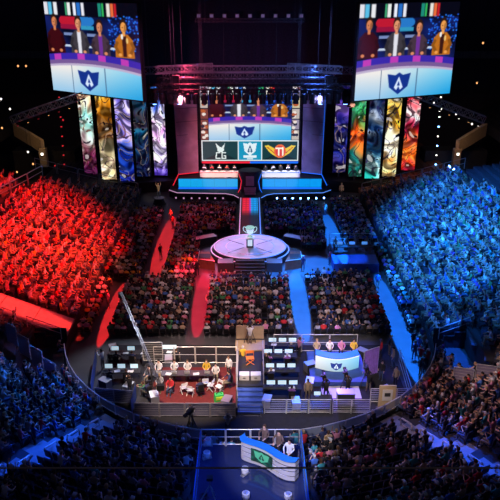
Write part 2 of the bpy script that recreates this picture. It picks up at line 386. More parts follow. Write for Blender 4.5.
def person(loc, rz, pose, shirt, label, group=None, hair=None, style=None, skin=None, pants=None, hero=False, scale=1.0, name='person'):
    me = (HERO if hero and pose in HERO else MID)[pose]
    if not len(me.materials):
        for m in (SKIN[0], SKIN[0], SHIRT['grey'], PANTS[0]): me.materials.append(m)
    o = bpy.data.objects.new(name, me); COL.objects.link(o); o.location = loc; o.rotation_euler = (0, 0, rz); o.scale = (scale,)*3
    skn = skin or random.choice([SKIN[0], SKIN[0], SKIN[1], SKIN[2]])
    for i, m in enumerate((skn, skn, SHIRT[shirt], pants or random.choice(PANTS))):
        o.material_slots[i].link = 'OBJECT'; o.material_slots[i].material = m
    hh = .38 if pose.startswith('stand') else 0
    lean = {'sit_lean': .14}.get(pose, .0)*1.4
    hm = HM[(style or random.choice(['short', 'short', 'long', 'cap']), hh)]
    hr = bpy.data.objects.new('hair', hm); COL.objects.link(hr); hr.parent = o; hr.location = (0, lean, 0)
    hr.material_slots[0].link = 'OBJECT'; hr.material_slots[0].material = hair or random.choice(HAIR[:2]+HAIR)
    if hero:
        for nme, me2, c in (('eye', EYE, (-.032, .128, 1.30)), ('eye', EYE, (.032, .128, 1.30)), ('mouth', MOUTH, (0, .128, 1.235))):
            q = bpy.data.objects.new(nme, me2); COL.objects.link(q); q.parent = o; q.location = (c[0], c[1]+(.14 if pose == 'stand_desk' and False else 0), c[2]+hh)
    return tag(o, label, 'person', group)
# crowd in one mesh
CM = SKIN+HAIR+list(SHIRT.values())+PANTS
i_hair, i_shirt, i_pants = len(SKIN), len(SKIN)+len(HAIR), len(SKIN)+len(HAIR)+len(SHIRT)
SN = list(SHIRT)
TPL = {}
for p, me in LOW.items():
    v = np.empty(len(me.vertices)*3); me.vertices.foreach_get('co', v); v = v.reshape(-1, 3)
    me.calc_loop_triangles()
    lt = np.empty(len(me.polygons), int); me.polygons.foreach_get('loop_total', lt); li = np.empty(len(me.loops), int); me.loops.foreach_get('vertex_index', li)
    mi = np.empty(len(me.polygons), int); me.polygons.foreach_get('material_index', mi)
    TPL[p] = (v, lt, li, mi)
def crowd(name, pts, label):
    V, LT, LI, MI = [], [], [], []; off = 0
    for (x, y, z, rz, pose, shirt) in pts:
        v, lt, li, mi = TPL[pose]; sc = random.uniform(.93, 1.07); c, s_ = math.cos(rz)*sc, math.sin(rz)*sc
        vv = np.stack([x+v[:, 0]*c-v[:, 1]*s_, y+v[:, 0]*s_+v[:, 1]*c, z+v[:, 2]*sc], 1)
        lut = np.array([random.choice((0, 0, 1, 2)), i_hair+random.choice((0, 0, 0, 1, 1, 2, 3)), i_shirt+SN.index(shirt), i_pants+random.randrange(3)])
        V.append(vv); LT.append(lt); LI.append(li+off); MI.append(lut[mi]); off += len(v)
    V = np.concatenate(V); LT = np.concatenate(LT); LI = np.concatenate(LI); MI = np.concatenate(MI)
    me = bpy.data.meshes.new(name); me.vertices.add(len(V)); me.vertices.foreach_set('co', V.ravel())
    me.loops.add(len(LI)); me.loops.foreach_set('vertex_index', LI)
    me.polygons.add(len(LT)); me.polygons.foreach_set('loop_start', np.concatenate([[0], np.cumsum(LT)[:-1]])); me.polygons.foreach_set('material_index', MI)
    me.polygons.foreach_set('use_smooth', np.ones(len(LT), bool))
    for m in CM: me.materials.append(m)
    me.update(calc_edges=True); me.validate()
    o = bpy.data.objects.new(name, me); COL.objects.link(o)
    return tag(o, label, 'crowd', kind='stuff')
ORD = ['zeroth', 'first', 'second', 'third', 'fourth', 'fifth', 'sixth', 'seventh', 'eighth', 'ninth', 'tenth', 'eleventh', 'twelfth', 'thirteenth', 'fourteenth', 'fifteenth', 'sixteenth', 'seventeenth', 'eighteenth', 'nineteenth']
def ordn(n):
    if n < 20: return ORD[n]
    T = {20: 'twenty', 30: 'thirty', 40: 'forty', 50: 'fifty'}; a, b_ = n//10*10, n % 10
    return T[a]+'-'+ORD[b_] if b_ else {20: 'twentieth', 30: 'thirtieth', 40: 'fortieth', 50: 'fiftieth'}[a]
W_RED = ['white', 'white', 'grey', 'black', 'red', 'red', 'pink', 'navy', 'tan', 'yellow', 'grey', 'black']
W_BLUE = ['white', 'white', 'grey', 'black', 'blue', 'navy', 'teal', 'blue', 'grey', 'black', 'green', 'purple']
W_FLOOR = ['white', 'grey', 'black', 'black', 'navy', 'red', 'pink', 'blue', 'tan', 'black', 'navy', 'grey', 'green', 'black']
W_NEAR = ['black', 'navy', 'black', 'grey', 'blue', 'white', 'red', 'navy', 'tan', 'black', 'teal', 'pink', 'black']
def pick_pose(lively): return random.choices(POSES_SIT, (5, 2, lively, 2))[0]
CROWD = []; NEAR = []; SEATS = []; FCHAIRS = []
for s in (-1, 1):
    for k in range(20):
        d = TR*k+.42; z = Z0+RS*k
        L, lastp, acc, cnt = 0, None, 0, {}
        for u in np.arange(0, LQ+36, .05):
            x, y, nx, ny = bowl(u, d, s)
            if lastp: acc += math.hypot(x-lastp[0], y-lastp[1])
            lastp = (x, y)
            if acc < .53: continue
            acc = 0
            if u > LQ and (k > 18 or y > y_end(x)-.2 or (k > 15 and s > 0) or x_back(x, y) < abs(x) < x_back(x, y)+(1.3 if s < 0 else 9)): continue
            if in_pit(x, y) or (in_pit(x-s*.4, y)) : continue
            if abs(x) < 3.3 and y < 31: continue
            if s < 0 and 45.7 < y < 48.7 and u > LQ-2.2: continue
            ad = aisle_dist(x, y)
            near = u < LQ-1 and y < 40
            if near and abs(ad) < .95: continue
            px, py, f = proj(x, y, z+1)
            if not (-25 < px < 525 and py < 530): continue
            sec = 'side' if not near else ('centre' if ad > 0 else 'corner')
            if sec == 'side' and 40 < y < 45.7 and s < 0 and y < 43.0: continue
            cnt[sec] = cnt.get(sec, 0)+1
            rz = math.atan2(nx, -ny)+random.uniform(-.15, .15)   # faces inward
            rz = math.atan2(-(-nx), -ny)
            jit = (x+random.uniform(-.05, .05), y+random.uniform(-.05, .05))
            if u > LQ and 61.6 < y < 62.5 and k > 3: continue
            occ = {'side': .95, 'centre': .50 if s < 0 else .55, 'corner': .84}[sec]
            if sec == 'centre' and k < 2: occ = .28
            if sec == 'side' and y < 46 and s > 0: occ = .8
            if random.random() > occ:
                SEATS.append((x, y, z, rz, s, k, sec, cnt[sec], px, py)); continue
            if sec != 'side' and k > 0: SEATS.append((x, y, z, rz, s, k, sec, cnt[sec], px, py))
            wl = (W_RED if s < 0 else W_BLUE) if sec == 'side' else W_NEAR
            pp = (jit[0], jit[1], z, rz+random.uniform(-.25, .25), pick_pose(3 if sec == 'side' else .6), random.choice(wl))
            if sec == 'side': CROWD.append(pp)
            else: NEAR.append((f, pp, s, k, sec, cnt[sec], px, py))
# nearest spectators one by one
NEAR.sort(key=lambda a: a[0])
inview = [n for n in NEAR if 2 < n[6] < 498 and n[7] < 496]
indiv = inview[:258]; ids = {id(n) for n in indiv}
CROWD += [n[1] for n in NEAR if id(n) not in ids]
def where(s, sec):
    side = 'left' if s < 0 else 'right'
    return ('%s of the caster platform' if sec == 'centre' else 'outward from the %s stair')% side
for (f, pp, s, k, sec, c, px, py) in indiv:
    person(pp[:3], pp[3], pp[4], pp[5], 'spectator in %s top, %s terrace row, %s seat %s' % (pp[5], ordn(k+1), ordn(c), where(s, sec)), 'spectators in the nearest terrace')
# floor blocks
def block(x0, x1, y0, y1, occ=.93, dx=.54, dy=.9, lively=.6, wl=W_FLOOR):
    ny = int((y1-y0)/dy)
    for r in range(ny+1):
        y = y0+r*dy; n = int((x1-x0)/dx)
        for i in range(n+1):
            x = x0+i*dx
            if (x/4.9)**2+((y-64.5)/4.5)**2 < 1.25: continue
            FCHAIRS.append((x, y, r, i))
            if random.random() > occ: continue
            CROWD.append((x+random.uniform(-.05, .05), y+random.uniform(-.05, .05), 0, random.uniform(-.2, .2), pick_pose(lively), random.choice(wl)))
block(-3.6, 3.6, 47.3, 57.6); block(-11.6, -5.4, 47.3, 57.3); block(5.6, 11.7, 47.3, 58.6)
block(-8.5, -2.0, 70.2, 79.5, wl=W_RED); block(-8.4, -5.6, 58.4, 69.6, wl=W_RED); block(-14.3, -10.7, 58.2, 77.5, wl=W_RED)
block(-14.2, -13.6, 47.6, 57.2, wl=W_RED); block(13.7, 14.3, 48.2, 66.0, wl=W_BLUE)
block(2.0, 8.6, 70.2, 79.5, wl=W_BLUE); block(5.9, 8.4, 65.5, 69.6, wl=W_BLUE); block(10.7, 14.3, 67.4, 81.0, wl=W_BLUE)
crowd('seated_crowd', CROWD, 'crowd packed in the red and blue lit stands and on the floor chairs')
# seats
b = MB(); b.box((0, .02, .44), (.46, .42, .06), M['seat']); b.box((0, -.22, .70), (.46, .06, .5), M['seat'], rx=.15, taper=.9); b.box((0, -.02, .2), (.1, .1, .42), M['seat']); seat_me = b.mesh('stadium_seat')
SEATS.sort(key=lambda a: -a[9])
vis = [q for q in SEATS if q[6] != 'side' and 3 < q[8] < 497 and q[9] < 497]
occ_ids = {(n[2], n[3], n[4], n[5]) for n in NEAR}
vis.sort(key=lambda q: ((q[4], q[5], q[6], q[7]) in occ_ids, -q[9]))
vis = vis[:250]; vids = {id(q) for q in vis}
for q in vis:
    o = bpy.data.objects.new('stadium_seat', seat_me); COL.objects.link(o); o.location = q[:3]; o.rotation_euler = (0, 0, q[3])
    taken = (q[4], q[5], q[6], q[7]) in occ_ids
    tag(o, '%s dark seat, %s terrace row, %s place %s' % ('occupied' if taken else 'empty', ordn(q[5]+1), ordn(q[7]), where(q[4], q[6])), 'seat', 'seats in the nearest terrace')
def seat_mass(name, pts, tv, tf, m, label):
    bm = MB(); k = bm.mi(m)
    for (x, y, z, rz) in pts:
        c, s_ = math.cos(rz), math.sin(rz); o = len(bm.v)
        bm.v += [(x+a*c-b_*s_, y+a*s_+b_*c, z+e) for a, b_, e in tv]; bm.f += [tuple(i+o for i in f) for f in tf]; bm.m += [k]*len(tf)
    return tag(bm.build(name), label, 'seats', kind='stuff')
sv = [tuple(v.co) for v in seat_me.vertices]; sf = [tuple(p.vertices) for p in seat_me.polygons]
seat_mass('stadium_seat_rows', [q[:4] for q in SEATS if id(q) not in vids], sv, sf, M['seat'], 'dark stadium seats filling the rest of the terraces')
b = MB(); b.box((0, .02, .45), (.44, .42, .04), M['black']); b.box((0, -.20, .72), (.44, .04, .34), M['black'], rx=.15)
for s in (-1, 1):
    b.tube((s*.2, -.24, .85), (s*.2, .2, 0), .014, M['dmetal'], 4); b.tube((s*.2, .18, .44), (s*.2, -.22, 0), .014, M['dmetal'], 4)
ch_me = b.mesh('folding_chair')
near_ch = [c for c in FCHAIRS if c[1] < 48.3]
for (x, y, r, i) in near_ch:
    o = bpy.data.objects.new('folding_chair', ch_me); COL.objects.link(o); o.location = (x, y, 0)
    blk = 'middle' if abs(x) < 4 else ('left' if x < 0 else 'right')
    tag(o, 'folding chair, %s from the left, %s, %s floor block' % (ordn(i+1), ('back row', 'next row')[r], blk), 'chair', 'chairs at the back of the floor blocks')
cv = [tuple(v.co) for v in ch_me.vertices]; cf = [tuple(p.vertices) for p in ch_me.polygons]
seat_mass('floor_chair_rows', [(x, y, 0, 0) for (x, y, r, i) in FCHAIRS if y >= 48.3], cv[:16], cf[:12], M['black'], 'black chairs in rows under the floor audience')
#PART2
# ------------------------------------------------------------------ painted LED content
def lin(c): return tuple(((x/255)/12.92 if x/255 <= .04045 else ((x/255+.055)/1.055)**2.4) for x in c)
class Pic:
    def __init__(s, W, H, base=(0, 0, 0)):
        s.W, s.H = W, H; s.a = np.zeros((H, W, 3)); s.a[:] = base
        s.Y, s.X = np.mgrid[0:H, 0:W]; s.X = (s.X+.5)/W; s.Y = (s.Y+.5)/H
    def put(s, mask, c, al=1.0): s.a[mask] = s.a[mask]*(1-al)+np.array(c)*al
    def rect(s, x0, y0, x1, y1, c, al=1.0): s.put((s.X >= x0) & (s.X <= x1) & (s.Y >= y0) & (s.Y <= y1), c, al)
    def ell(s, cx, cy, rx, ry, c, al=1.0): s.put(((s.X-cx)/rx)**2+((s.Y-cy)/ry)**2 <= 1, c, al)
    def poly(s, P, c, al=1.0):
        m = np.zeros(s.X.shape, bool); n = len(P)
        for i in range(n):
            (x0, y0), (x1, y1) = P[i], P[(i+1) % n]
            if y0 == y1: continue
            m ^= ((s.Y >= min(y0, y1)) & (s.Y < max(y0, y1)) & (s.X < x0+(s.Y-y0)*(x1-x0)/(y1-y0)))
        s.put(m, c, al)
    def line(s, P, wd, c, asp=1.0):
        for (x0, y0), (x1, y1) in zip(P, P[1:]):
            dx, dy = (x1-x0)*asp, y1-y0; L2 = dx*dx+dy*dy+1e-9
            t = np.clip((((s.X-x0)*asp)*dx+(s.Y-y0)*dy)/L2, 0, 1)
            s.put(np.hypot((s.X-x0)*asp-t*dx, (s.Y-y0)-t*dy) < wd, c)
    def noise(s, amp, n=14, seed=0):
        r = np.random.default_rng(seed); f = np.zeros(s.X.shape)
        for i in range(n):
            kx, ky, p = r.uniform(-22, 22), r.uniform(-22, 22), r.uniform(0, 6.3); f += np.sin(kx*s.X+ky*s.Y+p)
        s.a *= (1+amp*f/math.sqrt(n))[..., None]; s.a = np.clip(s.a, 0, 255)
def emblem(p, cx, cy, h, asp, shield=(20, 50, 140), mark=(220, 235, 255)):
    w_ = h*.8/asp
    p.poly([(cx-w_*.62, cy-h*.45), (cx-w_*.2, cy-h*.38), (cx, cy-h*.5), (cx+w_*.2, cy-h*.38), (cx+w_*.62, cy-h*.45), (cx+w_*.5, cy+h*.15), (cx, cy+h*.5), (cx-w_*.5, cy+h*.15)], shield)
    p.poly([(cx, cy-h*.32), (cx+w_*.24, cy+h*.18), (cx+w_*.10, cy+h*.30), (cx, cy+h*.12), (cx-w_*.10, cy+h*.30), (cx-w_*.24, cy+h*.18)], mark)
    p.poly([(cx, cy-h*.12), (cx+w_*.08, cy+h*.1), (cx-w_*.08, cy+h*.1)], shield)
def show_video(W, H, x0=0, y0=0, x1=1, y1=1, p=None):
    """four people standing behind the curved white show desk"""
    q = Pic(W, H, (14, 14, 44)); asp = W/H
    q.rect(0, .14, 1, .6, (14, 22, 70)); q.noise(.5, 20, 3)
    q.ell(.26, .2, .10, .07, (190, 25, 50)); q.rect(.17, .24, .36, .29, (150, 20, 60)); q.ell(.46, .2, .09, .06, (40, 120, 200)); q.rect(.4, .25, .54, .29, (50, 150, 190))
    q.rect(0, 0, 1, .155, (8, 8, 22))
    r = random.Random(5)
    for i in range(160): cx, cy = r.uniform(.7, 1), r.uniform(.13, .5); q.ell(cx, cy, .009, .009, r.choice([(30, 90, 220), (40, 130, 255), (20, 50, 150)]))
    for a, b_, c in ((.0, .045, (225, 225, 235)), (.05, .09, (90, 190, 230)), (.11, .15, (235, 235, 240)), (.24, .26, (60, 160, 110)), (.265, .3, (235, 240, 235)), (.33, .36, (235, 240, 255)), (.37, .41, (40, 110, 200)), (.42, .45, (235, 235, 245)), (.60, .635, (30, 140, 120)), (.64, .66, (50, 180, 90)), (.69, .725, (235, 230, 220)), (.73, .76, (235, 110, 60)), (.765, .79, (200, 30, 40))):
        q.rect(a, .01, b_, .145, c)
    for a in (.17, .44, .66): q.rect(a, .46, a+.12, .485, (200, 215, 235))
    q.rect(.2, .33, .3, .36, (120, 140, 190)); q.rect(.46, .33, .56, .36, (120, 140, 190))
    P = ((.10, .21, (60, 10, 18), (215, 130, 85), (60, 10, 18)), (.37, .22, (62, 58, 66), (225, 150, 110), (225, 225, 235)), (.60, .25, (70, 52, 66), (220, 140, 100), (110, 50, 150)), (.85, .235, (190, 110, 30), (240, 160, 80), (60, 25, 20)))
    for cx, cy, bc, sk, inn in P:
        q.poly([(cx-.04, cy+.08), (cx+.04, cy+.08), (cx+.09, cy+.14), (cx+.10, .56), (cx-.10, .56), (cx-.09, cy+.14)], bc)
        q.poly([(cx-.022, cy+.09), (cx+.022, cy+.09), (cx+.018, .55), (cx-.018, .55)], inn)
        q.ell(cx, cy-.01, .036, .068, (45, 25, 18)); q.ell(cx, cy+.012, .030, .056, sk); q.rect(cx-.014, cy+.05, cx+.014, cy+.10, sk)
        q.ell(cx-.010, cy+.01, .004, .006, (50, 25, 20)); q.ell(cx+.010, cy+.01, .004, .006, (50, 25, 20)); q.rect(cx-.009, cy+.042, cx+.009, cy+.047, (140, 60, 50))
        q.line([(cx-.075, cy+.17), (cx-.095, .45), (cx-.05, .53)], .016, tuple(.75*v_ for v_ in bc)); q.line([(cx+.075, cy+.17), (cx+.095, .45), (cx+.05, .53)], .016, tuple(.75*v_ for v_ in bc))
        q.ell(cx-.05, .53, .018, .018, sk); q.ell(cx+.05, .53, .018, .018, sk); q.ell(cx+.016, cy+.02, .010, .04, tuple(.7*v_ for v_ in sk))
    q.ell(.83, .34, .012, .03, (240, 240, 240)); q.ell(.88, .38, .012, .03, (240, 200, 120))
    bow = .045*((q.X-.45)*2)**2
    q.put(q.Y-bow > .545, (58, 40, 170)); 
    for cx in (.1, .37, .60, .84): q.put((q.Y-bow > .55) & (abs(q.X-cx) < .04), (190, 60, 180))
    q.put(q.Y-bow > .615, (120, 90, 150)); q.put(q.Y-bow > .66, (190, 175, 205))
    m = q.Y-bow > .685
    t = np.clip((q.X-.25)/.75, 0, 1)[..., None]; v = np.clip((q.Y-.72)/.28, 0, 1)[..., None]
    front = (np.array((240, 236, 232))*(1-t)+np.array((120, 205, 240))*t)*(1-v)+(np.array((150, 200, 235))*(1-t)+np.array((25, 160, 225))*t)*v
    q.a[m] = front[m]
    for cx in (.25, .62): q.put(m & (abs(q.X-cx) < .004), (60, 90, 130))
    emblem(q, .435, .845, .24, asp)
    a = q.a; k = 3
    if W >= 300: a = a.reshape(H//k, k, W//k, k, 3).mean((1, 3)); b_ = np.pad(a, ((1, 1), (1, 1), (0, 0)), 'edge'); a = .6*a+.1*(b_[2:, 1:-1]+b_[:-2, 1:-1]+b_[1:-1, 2:]+b_[1:-1, :-2])
    return a
def small_fill(p, img, x0, y0, x1, y1):
    xi = (p.X >= x0) & (p.X < x1) & (p.Y >= y0) & (p.Y < y1); H, W = img.shape[:2]
    u = np.clip(((p.X[xi]-x0)/(x1-x0)*W).astype(int), 0, W-1); v = np.clip(((p.Y[xi]-y0)/(y1-y0)*H).astype(int), 0, H-1)
    p.a[xi] = img[v, u]
def led_mat(name, es):
    m = bpy.data.materials.new(name); m.use_nodes = True; nt = m.node_tree; bs = nt.nodes['Principled BSDF']
    at_ = nt.nodes.new('ShaderNodeAttribute'); at_.attribute_name = 'pixels'
    bs.inputs['Base Color'].default_value = (.01, .01, .01, 1); bs.inputs['Roughness'].default_value = .6
    nt.links.new(at_.outputs['Color'], bs.inputs['Emission Color']); bs.inputs['Emission Strength'].default_value = es
    return m
LEDM = led_mat('led_pixels', 1.0)
def led_mesh(name, img, P, parent=None, mt=None):
    """img HxWx3 sRGB painted on faces of a grid; P(u, v) gives the 3-D point (u to the right, v downward)"""
    H, W = img.shape[:2]; vs = [P(i/W, j/H) for j in range(H+1) for i in range(W+1)]
    j, i = np.mgrid[0:H, 0:W]; a = (j*(W+1)+i).ravel(); f = np.stack([a+W+1, a+W+2, a+1, a], 1)
    me = bpy.data.meshes.new(name); me.from_pydata(vs, [], f.tolist()); me.materials.append(mt or LEDM)
    x = np.clip(img, 0, 255)/255; x = np.where(x <= .04045, x/12.92, ((x+.055)/1.055)**2.4).reshape(-1, 3)
    c = np.ones((len(f)*4, 4)); c[:, :3] = np.repeat(x, 4, 0)
    at_ = me.color_attributes.new('pixels', 'FLOAT_COLOR', 'CORNER'); at_.data.foreach_set('color', c.ravel())
    o = bpy.data.objects.new(name, me); COL.objects.link(o)
    if parent: o.parent = parent
    return o
def truss(mb, p, q, wd, ht, m, r=.035, bay=None, up=(0, 0, 1)):
    p, q = Vector(p), Vector(q); d = q-p; L = d.length; d.normalize(); up = Vector(up); sd = d.cross(up).normalized(); up = sd.cross(d).normalized()
    C = [sd*(a*wd/2)+up*(b_*ht/2) for a, b_ in ((-1, -1), (1, -1), (1, 1), (-1, 1))]
    for c in C: mb.tube(p+c, q+c, r, m, 4)
    n = max(1, round(L/(bay or ht)))
    for k in range(n):
        a, b_ = p+d*(L*k/n), p+d*(L*(k+1)/n)
        for t in range(4):
            c0, c1 = C[t], C[(t+1) % 4]
            mb.tube(a+c0, a+c1, r*.7, m, 4); mb.tube(a+(c0 if k % 2 else c1), b_+(c1 if k % 2 else c0), r*.7, m, 4)
    return mb
# ------------------------------------------------------------------ side screens
vid = show_video(450, 450)
for s, nm in ((-1, 'left'), (1, 'right')):
    if s < 0: A, Bx = Vector((-23.6, 79.4, 0)), Vector((-11.75, 72.0, 0))
    else: A, Bx = Vector((11.45, 72.0, 0)), Vector((23.3, 77.0, 0))
    zb, zt = 15.2, 25.2
    nrm = (Bx-A).cross(Vector((0, 0, 1))).normalized()
    t = empty('hanging_video_screen', (0, 0, 0), 0, 'huge hanging video screen on the %s, facing the %s-lit stand' % (nm, 'red' if s < 0 else 'blue'), 'screen', 'hanging video screens')
    led_mesh('display', vid, lambda u, v, A=A, Bx=Bx: tuple((A+(Bx-A)*u)+Vector((0, 0, zt+(zb-zt)*v))), t)
    mb = MB(); mid = (A+Bx)/2-nrm*.28; ang = math.atan2((Bx-A).y, (Bx-A).x)
    mb.box((mid.x, mid.y, (zb+zt)/2), ((Bx-A).length+.3, .45, zt-zb+.3), M['black'], rz=ang); mb.build('housing', t)
    for e in (.15, .85):
        c = A+(Bx-A)*e-nrm*.28; MB().tube((c.x, c.y, zt), (c.x, c.y, 33), .04, M['dmetal'], 5).build('hanging_cable', t)
    mb = MB(); pa = (A if s < 0 else Bx)
    P0, P1 = ((-27.9, 76, 12.3), (-19.4, 77.0, 15.0)) if s < 0 else ((27.4, 76, 12.3), (19.4, 77.0, 15.1))
    tr = empty('lighting_truss', (0, 0, 0), 0, 'ladder-like lit truss arm reaching outward from below the %s video screen' % nm, 'truss', 'truss arms under the video screens')
    truss(mb, P0, P1, .8, .8, M['metal'], .06, .8); mb.build('lattice', tr)
    for k in range(7):
        c = Vector(P0).lerp(Vector(P1), k/7+.07)
        MB().lathe([(.1, .1), (.17, -.05), (.15, -.3)], (c.x, c.y, c.z-.6), M['black'], 8).build('lamp', tr)
        MB().lathe([(.09, -.32), (.1, -.34)], (c.x, c.y, c.z-.6), M['lampw' if k % 2 else ('lampr' if s < 0 else 'lamp')], 8).build('lens', tr)
    # diagonal line of small lamps down the rig behind
    mb = MB(); x = s*26.8
    ld = empty('lamp_string', (0, 0, 0), 0, 'hanging string of tiny %s lamps in the dark beside the banner screens' % ('red' if s < 0 else 'white'), 'lamp string', 'lamp strings')
    MB().tube((s*25.9, 90, 33), (s*26.5, 90, 1.0), .03, M['dmetal'], 4).build('cable', ld)
    for k in range(8):
        z = 12.5-k*1.35; MB().box((s*(26.1+.05*k), 89.95, z), (.18, .15, .14), M['lampr' if s < 0 else 'lampb' if k % 2 else 'lamp']).build('lamp', ld)
# ------------------------------------------------------------------ banner columns (abstract artwork)
def art(W, H, keys, seed, accents):
    r = np.random.default_rng(seed); p = Pic(W, H)
    def field(n, hi, X=None, Y=None):
        X = p.X if X is None else X; Y = p.Y*5.5 if Y is None else Y; f = np.zeros(p.X.shape)
        for i in range(n):
            a_, k_ = r.uniform(0, 6.3), r.uniform(hi*.4, hi); f += np.sin(k_*(math.cos(a_)*X+math.sin(a_)*Y)+r.uniform(0, 6.3))
        return f/math.sqrt(n)
    wx, wy = field(5, 5), field(5, 5)
    X, Y = p.X+.28*wx, p.Y*5.5+.28*wy
    f1, f2, f3 = field(6, 9, X, Y), field(6, 9, X, Y), field(6, 16, X, Y)
    yy = np.clip(p.Y+.045*wx+.05*np.tanh(2*f1), 0, .999)*(len(keys)-1); k = yy.astype(int); fr = (yy-k)[..., None]
    K_ = np.array(keys, float); a = K_[k]*(1-fr)+K_[np.minimum(k+1, len(keys)-1)]*fr
    a = a*(1+.30*np.tanh(4*f2))[..., None]+22*np.tanh(3*f3)[..., None]
    for q, c in enumerate(accents[:3]):
        m = np.abs(field(5, 7, X, Y)-.5) < (.10, .07, .05)[q]; a[m] = .35*a[m]+.65*np.array(c)
    a[f3 > 1.45] = (14, 12, 24); a[(f2 < -1.25)] = a[(f2 < -1.25)]*.3+np.array((240, 235, 232))*.7
    return np.clip(a, 0, 255)**1.25/255**.25
BAN = {
 -1: [((226, 160, 128), (240, 210, 180), (130, 190, 185), (180, 200, 190), (120, 80, 90), (110, 40, 80), (70, 20, 60)),
      ((210, 190, 120), (200, 140, 40), (120, 80, 30), (110, 80, 50), (160, 150, 120), (235, 215, 180), (240, 205, 160)),
      ((70, 60, 140), (190, 180, 230), (120, 110, 190), (190, 170, 220), (20, 50, 130), (20, 60, 150), (40, 50, 140)),
      ((20, 50, 90), (25, 80, 110), (60, 50, 60), (20, 90, 120), (15, 50, 90), (12, 35, 70), (20, 30, 70)),
      ((60, 110, 190), (70, 100, 190), (215, 205, 240), (200, 150, 200), (225, 215, 240), (170, 150, 220), (80, 60, 150))],
 1: [((20, 30, 80), (90, 60, 150), (110, 80, 170), (40, 40, 110), (40, 50, 130), (50, 40, 110), (20, 20, 70)),
     ((200, 100, 40), (60, 150, 110), (70, 160, 90), (220, 90, 30), (200, 120, 50), (20, 110, 110), (30, 130, 100)),
     ((120, 30, 60), (20, 40, 80), (190, 200, 215), (20, 50, 90), (15, 60, 90), (180, 215, 215), (30, 160, 150)),
     ((225, 205, 130), (200, 180, 120), (220, 160, 40), (235, 220, 190), (240, 225, 200), (215, 160, 90), (235, 215, 160)),
     ((60, 10, 50), (200, 40, 60), (235, 210, 205), (160, 30, 70), (230, 110, 60), (240, 130, 50), (150, 20, 50))]}
ACC = [(40, 25, 40), (20, 15, 30), (200, 170, 150), (15, 15, 40), (120, 70, 60), (30, 20, 40), (60, 50, 110)]
for s, nm in ((-1, 'left'), (1, 'right')):
    cs = ((85.5+97.5)/2, 109.7, 127.8, 144, 161.5) if s < 0 else (338.5, 354.5, 371.5, 388.5, 407.5)
    ws = (1.75, 1.95, 2.0, 1.85, 1.85) if s < 0 else (1.85, 1.85, 2.0, 1.85, 1.85)
    yb = (175, 179, 180.7, 176, 175) if s < 0 else (172, 176, 178, 176, 170)
    words_ = ['outermost', 'second from the outside', 'middle', 'fourth from the outside', 'innermost'] if s < 0 else ['innermost', 'second from the stage', 'middle', 'fourth from the stage', 'outermost']
    look = (['peach and maroon', 'gold and cream', 'lilac and deep blue', 'dark teal', 'white and lilac'] if s < 0 else ['dark violet', 'orange and green', 'navy and white', 'pale gold', 'crimson and orange'])
    for i in range(5):
        yw = (89.0, 87.5, 87.0, 87.9, 89.0)[i]
        X = (cs[i]-250)/FPX; v = (250-yb[i])/FPX; tt = yw/(CT+ST*v); x, zb = X*tt, CAM_H+(-ST+CT*v)*tt; zt = zb+12.3 if i not in (9,) else 14
        ra = (-.22, -.12, 0, .12, .2)[i]*-1
        t = empty('banner_screen', (x, yw, zb), ra*.6, '%s tall LED banner %s, %s artwork' % (nm, words_[i], look[i]), 'banner screen', 'tall banner screens beside the stage')
        img = art(30, 160, BAN[s][i], 11*i+(5 if s > 0 else 0), random.sample(ACC, 6))
        hw = ws[i]/2
        led_mesh('display', img, lambda u, v_, hw=hw, H_=zt-zb: (-hw+2*hw*u, -.16, H_*(1-v_)), t)
        MB().box((0, .02, (zt-zb)/2), (2*hw+.18, .3, zt-zb+.16), M['black']).build('housing', t)
        MB().box((0, .1, -.6), (.25, .25, 1.1), M['dmetal']).box((0, .1, -(zb-.6)/2-.3), (.2, .2, zb-.7), M['dmetal']).build('support_post', t)
    # curved base deck in front of banners
    mb = MB(); P = []
    xs = np.linspace(-1, 1, 9)
    P = [(s*17+8*a*1.0, 86.2+1.6*a*a) for a in xs]
    mb.prism([(s*24.5, 91)]+[(p0, p1) for p0, p1 in (P if s > 0 else P)][::1]+[(s*9.5, 91)] if s < 0 else [(s*9.5, 91)]+P+[(s*24.5, 91)], .0, 1.5, M['black'])
    struct(mb, 'floor_banner_deck_'+nm)
# ------------------------------------------------------------------ stage
def deck_outline(fr):   # lower deck front outline
    return [(-11.0, 92), (-11.0, 84.6), (-9.8, 83.4), (-3.2, 83.0), (-2.2, 82.4), (-1.45, 81.2), (1.45, 81.2), (2.2, 82.4), (3.2, 83.0), (9.8, 83.4), (11.0, 84.6), (11.0, 92)]
mb = MB(); mb.prism(deck_outline(0), 0, .95, M['black']); struct(mb, 'floor_stage_lower')
t = empty('stage_edge_light', (0, 0, 0), 0, 'thin pink and blue light line tracing the front edge of the main stage', 'edge light')
O = deck_outline(0)
MB().path([(x, y-.03, .97) for x, y in O[1:6]], .055, M['edge'], 5).build('pink_strip', t)
MB().path([(x, y-.03, .97) for x, y in O[6:11]], .055, M['edgeb'], 5).build('blue_strip', t)
mb = MB(); mb.box((0, 88.3, 1.6), (19.6, 5.0, 1.3), M['black']); struct(mb, 'floor_stage_upper')
